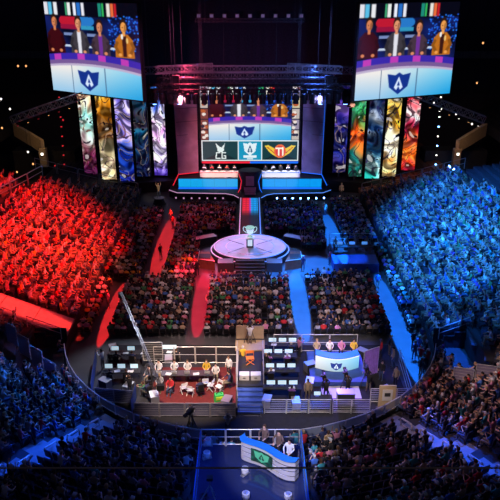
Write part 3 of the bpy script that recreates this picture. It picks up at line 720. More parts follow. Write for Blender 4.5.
for s in (-1, 1):
    t = empty('led_riser', (s*5.75, 85.72, .95), 0, 'glowing blue-cyan LED strip under the %s player desk' % ('left' if s < 0 else 'right'), 'LED strip', 'LED strips under the player desks')
    img = np.zeros((12, 80, 3)); 
    for j in range(12):
        for i in range(80):
            c = np.array((10, 165, 232)) if (s < 0) else np.array((6, 155, 242)); img[j, i] = c*(.92 if j in (0, 11) else 1)*(.93 if i % 16 == 0 else 1)
    led_mesh('display', img, lambda u, v: (-4.05+8.1*u, -.06, 1.28-1.2*v), t)
    MB().box((0, 0, .64), (8.2, .1, 1.3), M['black']).build('housing', t)
    # low slanted glowing tread in front
    MB().add([(-4.05, -.12, .08), (4.05, -.12, .08), (4.05, -.75, .03), (-4.05, -.75, .03)], [(3, 2, 1, 0)], M['blueled']).build('floor_glow_tile', t)
# front lamps of stage
k = 0
for s in (-1, 1):
    for i in range(7):
        x = s*(3.6+i*1.05); t = empty('stage_front_lamp', (x, 82.75 if i < 6 else 82.9, .25), 0, 'small round %s lamp on the stage front, %s from the runway' % ('pink' if s < 0 else 'blue-white', ordn(i+1)), 'lamp', 'lamps along the stage front')
        MB().lathe([(.16, 0), (.18, .1), (.12, .3)], (0, 0, 0), M['black'], 8).build('body', t)
        MB().box((0, -.16, .2), (.2, .06, .2), M['edge'] if s < 0 else M['lampb']).build('lens', t)
# player desks with players and monitors
for s in (-1, 1):
    nm = 'left' if s < 0 else 'right'
    t = empty('player_desk', (s*4.25, 86.6, 2.25), 0, 'long white-lit player desk on the %s side of the stage' % ('red' if s < 0 else 'blue'), 'desk', 'player desks')
    MB().box((0, 0, .74), (5.3, .9, .06), M['white']).build('desk_top', t)
    MB().box((0, -.42, .38), (5.2, .06, .70), M['deskwhite']).build('front_panel', t)
    for e in (-1, 1): MB().box((e*2.6, 0, .37), (.06, .8, .74), M['deskwhite']).build('side_panel', t)
    MB().box((0, -.47, .72), (5.2, .03, .06), M['redled' if s < 0 else 'blueled']).build('light_strip', t)
    r = random.Random(3)
    pic = Pic(70, 12, (215, 200, 190) if s < 0 else (200, 205, 225))
    for i in range(60): pic.ell(r.random(), r.random(), .008, .11, r.choice([(60, 30, 30), (120, 90, 80), (20, 20, 40), (240, 240, 240)]))
    for i in range(5):
        x = s*4.25-2.1+1.05*i
        mt = empty('gaming_monitor', (x, 86.55, 3.02), 0, 'monitor on the %s player desk, %s from the left' % (nm, ordn(i+1)), 'monitor', 'monitors on the player desks')
        MB().box((0, 0, .30), (.56, .05, .34), M['black']).build('screen_shell', mt); MB().box((0, .03, .30), (.5, .01, .28), M['monitorb']).build('display', mt)
        MB().tube((0, 0, .14), (0, 0, .02), .025, M['dmetal'], 6).box((0, 0, .01), (.24, .16, .02), M['dmetal']).build('stand', mt)
        c = empty('player_chair', (x, 87.55, 2.25), math.pi, 'black chair of the %s player at the %s desk' % (ordn(i+1), nm), 'chair', 'player chairs')
        MB().box((0, 0, .45), (.5, .48, .08), M['black']).build('seat', c); MB().box((0, -.24, .85), (.48, .08, .75), M['redled' if False else 'dark']).build('backrest', c)
        MB().tube((0, 0, .42), (0, 0, .06), .03, M['dmetal'], 6).box((0, 0, .04), (.5, .06, .05), M['dmetal']).box((0, 0, .04), (.06, .5, .05), M['dmetal']).build('swivel_base', c)
        person((x, 87.5, 2.27), math.pi, 'sit_desk', 'white' if i % 2 == (s > 0) else ('red' if s < 0 else 'black'), 'player in team shirt at the %s desk, %s from the left' % (nm, ordn(i+1)), 'players on stage', style='short')
# throne-like centre piece
t = empty('centre_podium', (0, 84.2, .95), 0, 'dark curved podium between the two player desks, glowing magenta at its heart', 'podium')
MB().lathe([(1.55, 0), (1.35, .5), (1.2, 1.5), (1.45, 2.6), (1.55, 2.75), (1.4, 2.8)], (0, .6, 0), M['dark'], 20, .8).build('body', t)
for k in range(3): MB().box((0, -.9-.35*k, .75-.25*k-.125), (1.6-.1*k, .36, .25), M['wing_redlit']).build('step', t)
for s in (-1, 1): MB().path([(s*1.5, -.6, 2.6), (s*1.15, -.75, 1.6), (s*1.3, -.85, .6), (s*1.6, -.8, .05)], .05, M['redled' if s < 0 else 'blueled'], 5).build('rim_light', t)
MB().box((0, -.52, 1.55), (1.1, .12, 1.3), M['wing_redlit']).build('centre_panel', t)
# main screen
zb, zt, ys = 3.85, 14.1, 89.2; hw = 6.75
p = Pic(190, 140, (10, 20, 40))
small_fill(p, vid, .075, 0, .925, .715)
r = random.Random(8)
for sx in (0, .925):
    for i in range(5):
        p.rect(sx, .0+i*.145, sx+.075, .13+i*.145, r.choice([(190, 180, 170), (150, 140, 160), (120, 60, 50), (200, 190, 150)]))
        for q in range(5): p.ell(sx+r.uniform(.01, .06), i*.145+r.uniform(.02, .11), .02, .02, r.choice([(30, 30, 50), (230, 220, 210), (180, 90, 40)]))
    p.rect(sx+(.073 if sx == 0 else -.002), 0, sx+(.078 if sx == 0 else .003), .72, (20, 20, 30))
p.rect(0, .715, 1, 1, (225, 235, 235)); p.rect(.008, .73, .372, .985, (14, 62, 66)); p.rect(.385, .73, .615, .985, (10, 150, 190)); p.rect(.628, .73, .992, .985, (14, 60, 62))
p.poly([(.02, .98), (.2, .88), (.37, .98)], (8, 40, 44)); p.poly([(.64, .98), (.8, .88), (.99, .98)], (8, 40, 44))
# left emblem: pair of long ears over letters C G
Wt = (225, 238, 235)
p.poly([(.145, .755), (.185, .80), (.20, .845), (.165, .84)], Wt); p.poly([(.245, .75), (.215, .80), (.20, .845), (.225, .84)], Wt); p.ell(.197, .845, .035, .035, Wt)
p.line([(.188, .888), (.152, .888), (.148, .965), (.188, .965)], .0075, Wt, 1.35); p.line([(.247, .888), (.210, .888), (.208, .965), (.247, .965), (.247, .93), (.232, .93)], .0075, Wt, 1.35)
# centre emblem
emblem(p, .5, .835, .19, 1.35, (225, 240, 245), (15, 90, 130)); p.rect(.43, .92, .57, .955, (225, 240, 245)); p.rect(.47, .962, .53, .978, (225, 240, 245))
# right emblem: wings round T1
OR, YL = (238, 110, 50), (235, 200, 60)
for e in (-1, 1):
    p.poly([(.81, .87), (.81+e*.12, .78), (.81+e*.16, .79), (.81+e*.12, .86), (.81+e*.09, .90), (.81+e*.04, .94), (.81, .95)], YL)
    p.line([(.81+e*.05, .90), (.81+e*.13, .81)], .006, (190, 60, 40), 1.35)
p.ell(.81, .865, .062, .095, OR); p.ell(.81, .865, .048, .074, (220, 60, 60))
p.line([(.77, .825), (.825, .825)], .012, (250, 245, 225), 1.35); p.line([(.798, .825), (.798, .915)], .012, (250, 245, 225), 1.35); p.line([(.838, .82), (.838, .915)], .012, (250, 245, 225), 1.35)
t = empty('main_stage_screen', (0, ys, zb), 0, 'large central LED screen above the stage with three team logo panels along its bottom', 'screen')
led_mesh('display', p.a, lambda u, v: (-hw+2*hw*u, -.26, (zt-zb)*(1-v)), t)
MB().box((0, 0, (zt-zb)/2), (2*hw+.5, .5, zt-zb+.4), M['black']).build('housing', t)
MB().box((-hw/2, -.27, -.22), (hw, .06, .26), M['redled']).build('red_light_strip', t); MB().box((hw/2, -.27, -.22), (hw, .06, .26), M['blueled']).build('blue_light_strip', t)
for k in (-1, 1): MB().box((k*5.5, .1, -1.0), (.4, .4, 1.7), M['dmetal']).build('support_post', t)
# flared wing panels
for s, nm in ((-1, 'red'), (1, 'blue')):
    t = empty('stage_wing_panel', (0, 0, 0), 0, 'tall flared set panel on the %s-lit side of the main screen' % nm, 'set panel', 'flared set panels beside the main screen')
    mb = MB(); nseg = 8; vs = []
    for j in range(nseg+1):
        z = 2.4+(13.2-2.4)*j/nseg
        for i in range(7):
            a = i/6; x = s*(7.2+a*2.7+.35*j/nseg*a); y = 88.6-1.1*a-1.0*(1-j/nseg)**2*.6; vs.append((x, y, z))
    fs = [(j*7+i, j*7+i+1, (j+1)*7+i+1, (j+1)*7+i) for j in range(nseg) for i in range(6)]
    if s > 0: pass
    else: fs = [f[::-1] for f in fs]
    mb.add(vs, fs, M['wing_redlit' if s < 0 else 'wing_bluelit'])
    vs2 = [(x, y+.3, z) for x, y, z in vs]; mb.add(vs2, [f[::-1] for f in fs], M['black']); o = mb.build('curved_face', t)
    for j in range(1, 6): MB().tube((s*7.2, 88.52, 2.4+j*1.8), (s*10.0, 87.35, 2.4+j*1.8), .03, M['dark'], 4).build('seam_bar', t)
    MB().path([(s*7.2, 87.85, 2.5), (s*9.9, 86.8, 2.5), (s*10.6, 85.9, 1.2)], .06, M['redled' if s < 0 else 'blueled'], 5).build('floor_light', t)
    MB().path([(s*10.0, 87.3, 13.0), (s*9.95, 87.2, 8), (s*9.9, 86.8, 2.5)], .03, M['wing_redlit' if s < 0 else 'blueled'], 5).build('edge_light', t)
# runway and round stage
mb = MB(); mb.box((0, 74.6, .5), (2.9, 13.4, 1.0), M['black']); struct(mb, 'floor_runway')
t = empty('runway_led_floor', (0, 0, 0), 0, 'runway LED floor split lengthwise into red and blue between stage and round platform', 'LED floor')
img = np.zeros((60, 18, 3))
for j in range(60):
    for i in range(18):
        fade = 1 if j < 22 else max(.22, 1-(j-22)/14)
        c = np.array((235, 30, 60)) if i < 8 else np.array((190, 60, 190)) if i < 10 else np.array((20, 150, 235)); img[j, i] = c*fade*(.8 if (j % 4 == 0 or i % 4 == 0) else 1)
led_mesh('display', img, lambda u, v: (-1.0+2.0*u, 81.0-12.6*v, 1.03), t)
for s in (-1, 1):
    MB().box((s*1.2, 74.6, 1.02), (.12, 12.9, .05), M['edge' if s < 0 else 'edgeb']).build('edge_strip', t)
cx, cy = 0, 64.5
t = empty('round_stage', (cx, cy, 0), 0, 'round white-lit centre platform at the end of the runway', 'stage')
rt = mat('round_top', (.62, .60, .66), .35, noise=.25, nscale=.8)
MB().lathe([(4.3, 0), (4.3, .55), (4.15, .6), (4.15, .72)], (0, 0, 0), M['dark'], 48, .87).build('base_ring', t)
MB().lathe([(3.95, .70), (3.95, 1.0), (3.85, 1.05)], (0, 0, 0), M['dark'], 48, .87).build('drum', t)
MB().lathe([(3.8, 1.04), (3.8, 1.08)], (0, 0, 0), rt, 48, .87).build('top', t)
def ring(rx, ry, z, r, m0, m1, nme):
    for half, m in ((0, m0), (1, m1)):
        a = np.linspace(math.pi/2+math.pi*half*-1, math.pi/2+math.pi-math.pi*half, 30) if half == 0 else np.linspace(-math.pi/2, math.pi/2, 30)
        MB().path([(rx*math.cos(q), ry*math.sin(q), z) for q in a], r, m, 5).build(nme, t)
ring(4.18, 3.64, .76, .06, M['edge'], M['edgeb'], 'outer_light_ring'); ring(3.86, 3.36, 1.1, .05, M['edge'], M['edgeb'], 'inner_light_ring'); ring(2.6, 2.26, 1.09, .03, M['edge'], M['edgeb'], 'floor_light_ring')
for a in (-.9, .9, 2.3, -2.3): MB().box((2.0*math.cos(a+1.57), 1.75*math.sin(a+1.57), 1.1), (.05, 2.2, .02), M['black'], rz=a).build('floor_seam', t)
# podium and cup
t = empty('trophy_podium', (0, 64.3, 1.08), 0, 'square white podium standing at the middle of the round platform', 'podium')
MB().box((0, 0, .55), (.75, .75, 1.0), M['dark']).build('body', t); MB().box((0, 0, 1.08), (1.0, 1.0, .10), M['lamp'] if False else M['white']).build('top', t)
MB().box((0, -.39, .6), (.5, .03, .7), M['monitor']).build('front_light_panel', t)
t = empty('trophy_cup', (0, 64.3, 2.22), 0, 'glowing silver cup with two curved handles on the white podium', 'trophy')
MB().lathe([(.30, 0), (.28, .08), (.09, .18), (.08, .32), (.2, .42), (.36, .62), (.44, .95), (.46, 1.15), (.42, 1.15), (.38, .9), (.1, .6)], (0, 0, 0), M['gold'], 20).build('bowl', t, True)
for s in (-1, 1):
    MB().path([(s*.40, 0, 1.05), (s*.62, 0, 1.18), (s*.74, 0, .98), (s*.66, 0, .72), (s*.42, 0, .52), (s*.2, 0, .40)], .045, M['gold'], 6).build('handle', t, True)
# side wings of round stage and front stairs
for s, nm in ((-1, 'red'), (1, 'blue')):
    t = empty('stage_side_ramp', (0, 0, 0), 0, 'angled dark box ramp joined to the %s side of the round platform' % nm, 'ramp', 'box ramps beside the round platform')
    MB().prism([(s*3.6, 60.6), (s*5.3, 61.2), (s*5.3, 63.2), (s*4.3, 63.2)] if s > 0 else [(s*4.3, 63.2), (s*5.3, 63.2), (s*5.3, 61.2), (s*3.6, 60.6)], 0, 1.0, M['wood']).build('body', t)
    MB().box((s*4.7, 61.9, 1.03), (1.2, 1.2, .05), M['dark']).build('deck', t)
    MB().path([(s*3.6, 60.55, 1.05), (s*5.35, 61.15, 1.05), (s*5.35, 63.2, 1.05)], .035, M['rail'], 5).build('edge_trim', t)
    t = empty('side_catwalk', (0, 0, 0), s*-.45, 'low narrow arm reaching back from the round platform into the %s floor seats' % nm, 'stage arm', 'arms of the round platform')
    t.location = (s*5.1, 67.6, 0)
    MB().box((0, 0, .45), (2.6, .9, .9), M['dark']).build('body', t); MB().box((0, 0, .93), (2.6, .9, .05), M['metal']).build('deck', t)
t = empty('stage_stairs', (0, 60.2, 0), 0, 'dark steps leading down from the round platform toward the production area', 'stairs')
for k in range(5): MB().box((0, .75-.38*k-.0, (1.0-.2*k)/2), (3.0, .40, 1.0-.2*k), M['dark']).build('step', t)
for s in (-1, 1): MB().box((s*2.5, .6, .5), (1.6, 1.2, 1.0), M['dmetal']).build('side_block', t)
# ------------------------------------------------------------------ rigs above
def rig(name, p, q, wd, ht, m, label, r=.05, bay=None, drops=(), grp=None):
    t = empty(name, (0, 0, 0), 0, label, 'truss', grp); mb = MB(); truss(mb, p, q, wd, ht, m, r, bay); mb.build('lattice', t)
    for x in drops: MB().tube((x, p[1], p[2]), (x, p[1], 33), .025, M['dmetal'], 4).build('hoist_chain', t)
    return t
rig('lighting_truss', (-12.0, 77, 15.9), (12.0, 77, 15.9), .7, .6, M['black'], 'front black truss carrying the row of moving heads over the stage', .06, .8, (-9, -3, 3, 9), 'trusses over the stage')
for (y, z, a, mt) in ((80.5, 16.1, 11.2, M['dmetal']), (82.5, 17.2, 11.3, M['metal']), (84.5, 16.2, 11.0, M['metal'])):
    rig('lighting_truss', (-a, y, z), (a, y, z), .8, .8, mt, '%s pink and blue lit truss, %s row back from the stage front' % ('pale' if mt is M['metal'] else 'dark', {80.5: 'first', 82.5: 'second', 84.5: 'third'}[y]), .05, .8, (-6, 6), 'trusses over the stage')
for s, nm in ((-1, 'left'), (1, 'right')):
    rig('lighting_truss', (s*4.4, 79, 17.9), (s*12.6, 78, 17.6), .9, .8, M['metal'], 'raised %s truss block above the banner screens' % nm, .045, .9, (s*8, s*12), 'trusses over the stage')
    rig('lighting_truss', (s*11, 88, 15.0), (s*11, 77, 15.0), .6, .6, M['dmetal'], '%s truss running front to back over the stage side' % nm, .05, .8, (s*11,), 'trusses over the stage')
rig('lighting_truss', (-7.3, 92, 22.3), (7.3, 92, 22.3), .5, .4, M['dmetal'], 'thin far truss high in the dark carrying nine square lamps', .03, .6, (-6, 6), 'trusses over the stage')
for i in range(9):
    x = -6.8+1.7*i; t = empty('square_lamp', (x, 91.6, 22.6), 0, 'small dim square lamp on the high far truss, %s from the left' % ordn(i+1), 'lamp', 'square lamps on the high truss')
    MB().box((0, 0, .3), (.6, .3, .55), M['dmetal']).build('housing', t); MB().box((0, -.17, .3), (.42, .03, .38), mat('dim_lens_%d' % i, (.2, .2, .3), emit=(.25, .16, .38), es=.35)).build('lens', t)
for i in range(24):
    x = -11.2+i*.974; tilt = random.uniform(-.5, .5)
    t = empty('moving_head_light', (x, 77.0, 15.42), tilt, 'black moving head hanging under the front truss, %s from the left' % ordn(i+1), 'stage light', 'moving heads on the front truss')
    t.scale = (1.55,)*3
    MB().box((0, 0, 0), (.40, .36, .2), M['black']).build('base', t)
    y_ = MB(); y_.box((-.24, 0, -.35), (.07, .2, .6), M['black']).box((.24, 0, -.35), (.07, .2, .6), M['black']).box((0, 0, -.12), (.5, .2, .07), M['black']); y_.build('yoke', t)
    h = MB().lathe([(.15, .3), (.21, .1), (.21, -.2), (.24, -.42)], (0, 0, -.5), M['black'], 10).build('head', t)
    if i in (0, 3, 20, 23): MB().lathe([(.15, -.44), (.15, -.46)], (0, 0, -.5), M['lampb'], 10).build('lens', h)
for i, (x, z) in enumerate(((-12.0, 14.3), (12.2, 14.3), (-8.9, 15.9), (9.4, 15.9))):
    t = empty('line_speaker', (x, 79.3, z), 0, 'black hanging speaker column at the %s, %s' % ('left' if x < 0 else 'right', 'outer one' if i < 2 else 'inner one'), 'speaker', 'hanging speaker columns')
    for k in range(5): MB().box((0, -.05*k*k*.3, -.42*k+.8), (.9, .55, .4), M['black'], rx=-.05*k).build('cabinet', t)
    MB().tube((0, 0, .9), (0, 0, 33-z), .03, M['dmetal'], 4).build('hoist_chain', t)
# ------------------------------------------------------------------ production area
def barrier(p, q, h, label, grp, kind='rail', nm='crowd_barrier', z=0.0, mm=None, n=None):
    p, q = Vector((p[0], p[1], z)), Vector((q[0], q[1], z)); L = (q-p).length; rz = math.atan2(q.y-p.y, q.x-p.x); t = empty(nm, p, rz, label, 'barrier', grp)
    mt = mm or M['rail']; fr = MB()
    fr.tube((0, 0, h), (L, 0, h), .028, mt, 6).tube((0, 0, .12), (L, 0, .12), .022, mt, 6).tube((0, 0, 0), (0, 0, h), .028, mt, 6).tube((L, 0, 0), (L, 0, h), .028, mt, 6); fr.build('frame', t)
    if kind == 'slat':
        b_ = MB()
        for k in range(1, 7): b_.tube((0, 0, .12+(h-.12)*k/7), (L, 0, .12+(h-.12)*k/7), .013, mt, 4)
        b_.build('slats', t)
        if n: MB().box((L/2, .05, h/2), (L-.05, .015, h-.15), n).build('backing_sheet', t)
    elif kind == 'sheet': MB().box((L/2, 0, h/2+.03), (L-.06, .02, h-.2), n or M['blue_bluelit']).build('sheet', t)
    elif kind == 'glass': MB().box((L/2, 0, h/2+.03), (L-.06, .02, h-.2), M['glass']).build('glass_panel', t)
    else: MB().tube((0, 0, h*.55), (L, 0, h*.55), .02, mt, 5).build('middle_rail', t)
    return t
def run(p, q, cnt_, *a, **k):
    lab = a[1]; p, q = Vector(p), Vector(q)
    for i in range(cnt_): barrier(p.lerp(q, i/cnt_), p.lerp(q, (i+1)/cnt_-.01), a[0], lab % ordn(i+1), *a[2:], **k)
DM = mat('barrier_sheet', (.10, .11, .22), .8)
run((-7.9, 36.6), (-.95, 36.6), 4, 1.15, 'slatted barrier before the left camera riser, %s from the left', 'front barriers', 'slat', n=DM, mm=mat('barrier_steel', (.22, .21, .26), .5))
run((-11.0, 38.4), (-8.2, 38.0), 2, 1.15, 'blue-lit barrier at the left corner of the production pit, %s from the left', 'front barriers', 'slat', n=DM, mm=mat('barrier_steel_bluelit', (.2, .22, .32), .5))  # bluer copy of the barrier steel, blue light put into its colour
barrier((-8.1, 36.5), (-8.1, 38.6), 1.5, 'blue-lit sheeted barrier turned edge-on beside the left riser', 'side barriers', 'sheet', mm=M['dmetal'])  # blue light on this panel is put into the sheet colour
barrier((-11.3, 38.6), (-12.0, 43.4), 1.3, 'long blue-lit sheeted barrier along the left side of the production pit', 'side barriers', 'sheet', mm=M['dmetal'])  # sheet colour holds the blue light on the pit side
run((1.0, 37.0), (5.6, 37.0), 3, 1.15, 'pale slatted barrier before the right production desks, %s from the stairs', 'front barriers', 'slat')
run((5.7, 37.0), (8.3, 37.0), 2, 1.15, 'pale slatted barrier by the white kiosk, %s from the left', 'front barriers', 'slat')
run((8.5, 38.2), (11.3, 38.2), 3, 1.2, 'blue-lit slatted barrier at the right production corner, %s from the left', 'front barriers', 'slat', mm=M['rail'])
barrier((11.4, 38.2), (11.7, 43.6), 1.1, 'slim rail closing the right side of the production pit', 'side barriers')
# left riser
mb = MB(); mb.box((-4.4, 39.6, .3), (7.1, 5.6, .6), M['dark']); mb.box((-4.0, 39.5, .61), (6.0, 4.6, .02), M['carpet']); struct(mb, 'floor_riser_left')
run((-7.3, 42.3), (-.95, 42.3), 4, 1.5, 'bright metal rail behind the left riser, %s from the left', 'riser rails', z=.6)
barrier((-.9, 36.9), (-.9, 42.2), 1.4, 'tall rail along the right edge of the left riser', 'riser rails', z=.6)
t = empty('slatted_screen_board', (-7.4, 42.5, .6), 0, 'pink slatted board upright at the back corner of the left riser', 'board')
MB().box((0, 0, 1.0), (1.5, .06, 1.5), M['dmetal']).build('panel', t)
f_ = MB(); f_.tube((-.75, -.05, .2), (-.75, -.05, 1.8), .03, M['rail']).tube((.75, -.05, .2), (.75, -.05, 1.8), .03, M['rail']).tube((-.75, -.05, 1.8), (.75, -.05, 1.8), .03, M['rail']).tube((-.75, -.05, .22), (.75, -.05, .22), .03, M['rail'])
for k in range(1, 8): f_.tube((-.75, -.05, .2+.2*k), (.75, -.05, .2+.2*k), .012, M['rail'], 4)
f_.build('frame', t)
def work_table(x, y, L, label, z=0, rz=0, mt=None):
    t = empty('work_table', (x, y, z), rz, label, 'table', 'tables in the production area')
    MB().box((0, 0, .74), (L, .7, .05), mt or M['dark']).build('table_top', t)
    for a in (-1, 1):
        for b_ in (-1, 1): MB().tube((a*(L/2-.08), b_*.28, 0), (a*(L/2-.08), b_*.28, .73), .025, M['dmetal'], 5).build('leg', t)
    return t
MONC = {}
def monitor(x, y, z, label, wd=.6, ht=.36, m=None, rz=0):   # glowing side toward local -y
    m = m or M['monitor']; key = (wd, ht, m.name)
    if key not in MONC:
        t = empty('monitor', (x, y, z), rz, label, 'monitor', 'monitors in the production area')
        MB().box((0, 0, .12+ht/2), (wd, .05, ht), M['black'], rx=-.12).build('shell', t); MB().box((0, -.035, .12+ht/2), (wd*.9, .02, ht*.86), m, rx=-.12).build('display', t)
        MB().tube((0, .02, .12), (0, .02, .01), .025, M['dmetal'], 5).box((0, 0, .01), (.24, .18, .02), M['dmetal']).build('stand', t)
        MONC[key] = t; return t
    return dup(MONC[key], (x, y, z), rz, label)
def office_chair(x, y, z, rz, label): 
    t = empty('work_chair', (x, y, z), rz, label, 'chair', 'chairs in the production area')
    MB().box((0, 0, .45), (.46, .44, .07), M['black']).build('seat', t); MB().box((0, -.22, .78), (.42, .05, .5), M['black']).build('backrest', t)
    MB().tube((0, 0, .42), (0, 0, .05), .03, M['dmetal'], 5).box((0, 0, .03), (.5, .06, .05), M['dmetal']).box((0, 0, .03), (.06, .5, .05), M['dmetal']).build('swivel_base', t)
# casters in white on the riser, facing the camera
work_table(-4.9, 39.9, 4.6, 'long dark table before the row of people in white on the left riser', z=.62, mt=M['dmetal'])
for i, (x, sh) in enumerate(((-6.7, 'white'), (-5.55, 'white'), (-4.6, 'white'), (-3.2, 'yellow'), (-2.5, 'white'))):
    yy = 40.7 if i < 4 else 40.2
    office_chair(x, yy+.02, .62, math.pi, 'chair under the %s seated person on the left riser' % ordn(i+1))
    person((x, yy, .62), math.pi+random.uniform(-.2, .2), 'sit_desk', sh, 'person in %s seated behind the long table on the left riser, %s from the left' % (sh, ordn(i+1)), 'people on the left riser', hero=True, style='short', skin=SKIN[0])
for i, x in enumerate((-6.6, -5.5, -4.55, -3.1)):
    t = empty('laptop', (x, 39.85, 1.39), 0, 'open laptop before the %s person on the left riser' % ordn(i+1), 'laptop', 'laptops on the left riser')
    MB().box((0, .1, .01), (.36, .26, .02), M['metal']).build('keyboard_base', t); MB().box((0, -.06, .13), (.36, .02, .25), M['white'], rx=.3).build('lid', t)
person((-1.55, 40.6, .62), 2.6, 'stand', 'white', 'person in white standing by the right end of the left riser', hero=True)
person((-.55, 43.0, 0), 0, 'stand', 'yellow', 'steward in yellow vest behind the left riser rail', hero=True)
def fold_chair(x, y, z, rz, lab):
    t = empty('white_folding_chair', (x, y, z), rz, lab, 'chair', 'white folding chairs on the left riser')
    MB().box((0, 0, .45), (.44, .40, .035), M['white']).build('seat', t); MB().box((0, -.2, .78), (.44, .03, .2), M['white']).build('backrest', t)
    for s in (-1, 1):
        MB().tube((s*.21, -.22, .88), (s*.21, .22, 0), .022, M['white'], 5).build('leg', t); MB().tube((s*.21, .16, .44), (s*.21, -.24, 0), .022, M['white'], 5).build('leg', t)
for i, (x, y, r_) in enumerate(((-4.7, 38.6, .5), (-4.2, 38.3, -.3), (-2.8, 38.9, 1.2), (-2.2, 38.7, 2.4), (-3.2, 39.2, .1))): fold_chair(x, y, .62, r_, 'white folding chair on the red riser carpet, %s from the left' % ordn((1, 2, 4, 5, 3)[i]))
t = empty('equipment_bag', (-2.15, 37.7, .62), .2, 'bright green bag on the front right corner of the left riser', 'bag')
MB().box((0, 0, .26), (.75, .5, .5), M['green'], taper=.8).build('body', t); MB().path([(-.2, 0, .5), (-.1, 0, .66), (.1, 0, .66), (.2, 0, .5)], .025, M['black']).build('handle', t); MB().box((0, -.25, .3), (.5, .04, .25), M['hivis']).build('pocket', t)
# left control desks
for j, (x, y, L) in enumerate(((-9.6, 41.2, 2.8), (-9.3, 43.7, 3.4), (-6.6, 43.9, 2.0))):
    work_table(x, y, L, ['control table with white screens, nearest the left corner', 'control table behind the first one on the left', 'short control table behind the left riser'][j])
    n = 3
    for i in range(n): monitor(x-L/2+.45+i*(L-.9)/(n-1), y+.1, .77, '%s glowing screen on the %s left control table' % (ordn(i+1), ordn(j+1)), .62, .38)
    for i in range(n-1):
        office_chair(x-L/2+.7+i*1.2, y-.75, 0, 0, '%s chair at the %s left control table' % (ordn(i+1), ordn(j+1)))
        person((x-L/2+.7+i*1.2, y-.77, 0), random.uniform(-.2, .2), 'sit_desk', random.choice(['black', 'navy', 'grey']), 'crew member %s at the %s left control table' % (['on the left', 'on the right'][i], ordn(j+1)), 'crew at the left control tables', hero=True)
for i, (x, y, sh, r_) in enumerate(((-11.3, 42.5, 'white', 1.2), (-8.6, 39.0, 'black', .4), (-7.5, 38.3, 'green', 2.0), (-3.95, 35.6, 'grey', 3.0), (-1.45, 34.8, 'tan', 3.2))):
    person((x, y, 0 if i != 3 else 0), r_, 'stand_cam', sh, ['crew member in white at the far left corner of the production pit', 'crew member in black standing before the left control tables', 'crew member in green by the foot of the camera crane', 'operator in grey standing outside the front barrier with a camera', 'person in tan standing in the dark pit behind the caster platform'][i], hero=True)
def camera_on_tripod(x, y, z, rz, label):
    t = empty('broadcast_camera', (x, y, z), rz, label, 'camera', 'broadcast cameras')
    MB().box((0, 0, 1.55), (.26, .5, .3), M['black']).box((0, -.1, 1.78), (.1, .3, .12), M['dmetal']).build('camera_body', t)
    MB().tube((0, .25, 1.55), (0, .62, 1.55), .11, M['black'], 10, .13).build('lens', t); MB().box((-.2, -.2, 1.7), (.14, .12, .16), M['dmetal']).build('viewfinder', t)
    for a in (0, 2.1, 4.2): MB().tube((0, 0, 1.36), (.55*math.sin(a), .55*math.cos(a), 0), .03, M['dmetal'], 6).build('tripod_leg', t)
camera_on_tripod(-3.95, 35.2, 0, 2.6, 'broadcast camera outside the left front barrier')
for i, (x, y, r_) in enumerate(((-7.3, 39.9, 2.6), (-6.4, 38.9, 3.0), (-5.6, 38.5, 2.9), (-3.5, 38.2, .4), (-1.5, 39.2, 1.9), (-7.2, 38.0, 1.0))):
    office_chair(x, y+.02, .62, r_, 'low black chair before the table on the left riser, under the %s dark-clothed helper' % ordn(i+1))
    person((x, y, .62), r_, 'sit_desk', random.choice(['black', 'navy', 'grey', 'red']), 'helper seated in front of the long riser table, %s in the scattered group' % ordn(i+1), 'helpers before the riser table', hero=True)
CASES = [(-10.6, 40.0, 0), (-10.9, 44.6, 0), (-7.9, 43.2, 0), (-6.3, 43.0, 0), (-8.9, 39.9, 0), (4.6, 42.3, 0), (4.4, 40.2, 0), (9.9, 39.2, 0), (8.9, 44.2, 0), (1.2, 38.0, 0), (3.2, 37.7, 0), (-1.6, 37.3, .62), (-6.6, 37.3, .62)]
for i, (x, y, z) in enumerate(CASES):
    t = empty('flight_case', (x, y, z), random.uniform(0, 3), 'black flight case with metal edges in the %s production area, %s of those there' % ('left' if x < 0 else 'right', ordn(1+sum(1 for q in CASES[:i] if (q[0] < 0) == (x < 0)))), 'case', 'flight cases')
    h_ = random.uniform(.4, .8)
    MB().box((0, 0, h_/2), (.8, .55, h_), M['dark']).build('body', t); MB().box((0, 0, h_), (.84, .59, .04), M['metal']).build('lid', t)
    for e in (-1, 1): MB().box((e*.4, 0, h_/2), (.03, .57, h_), M['metal']).build('edge_trim', t)
for i, (x, y, z) in enumerate(((-9.9, 41.05, .77), (-8.9, 41.0, .77), (-8.3, 43.5, .77), (-9.7, 43.5, .77), (-6.3, 43.7, .77), (1.9, 44.8, .77), (2.9, 43.1, .77), (1.6, 41.1, .77), (3.0, 38.9, .77), (-5.9, 39.75, 1.39), (-3.9, 39.75, 1.39))):
    t = empty('paper_stack', (x, y, z), random.uniform(-.4, .4), 'white loose papers on the %s' % ['front left control table, at its left', 'front left control table, at its right', 'second left control table, at its right', 'second left control table, at its left', 'short left control table', 'first centre-right control table', 'second centre-right control table', 'third centre-right control table', 'last centre-right control table', 'riser table between the first two laptops', 'riser table right of its middle'][i], 'papers')
    MB().box((0, 0, .01), (.42, .3, .02), M['white']).box((.08, .05, .025), (.3, .22, .01), M['white'], rz=.3).build('sheets', t)
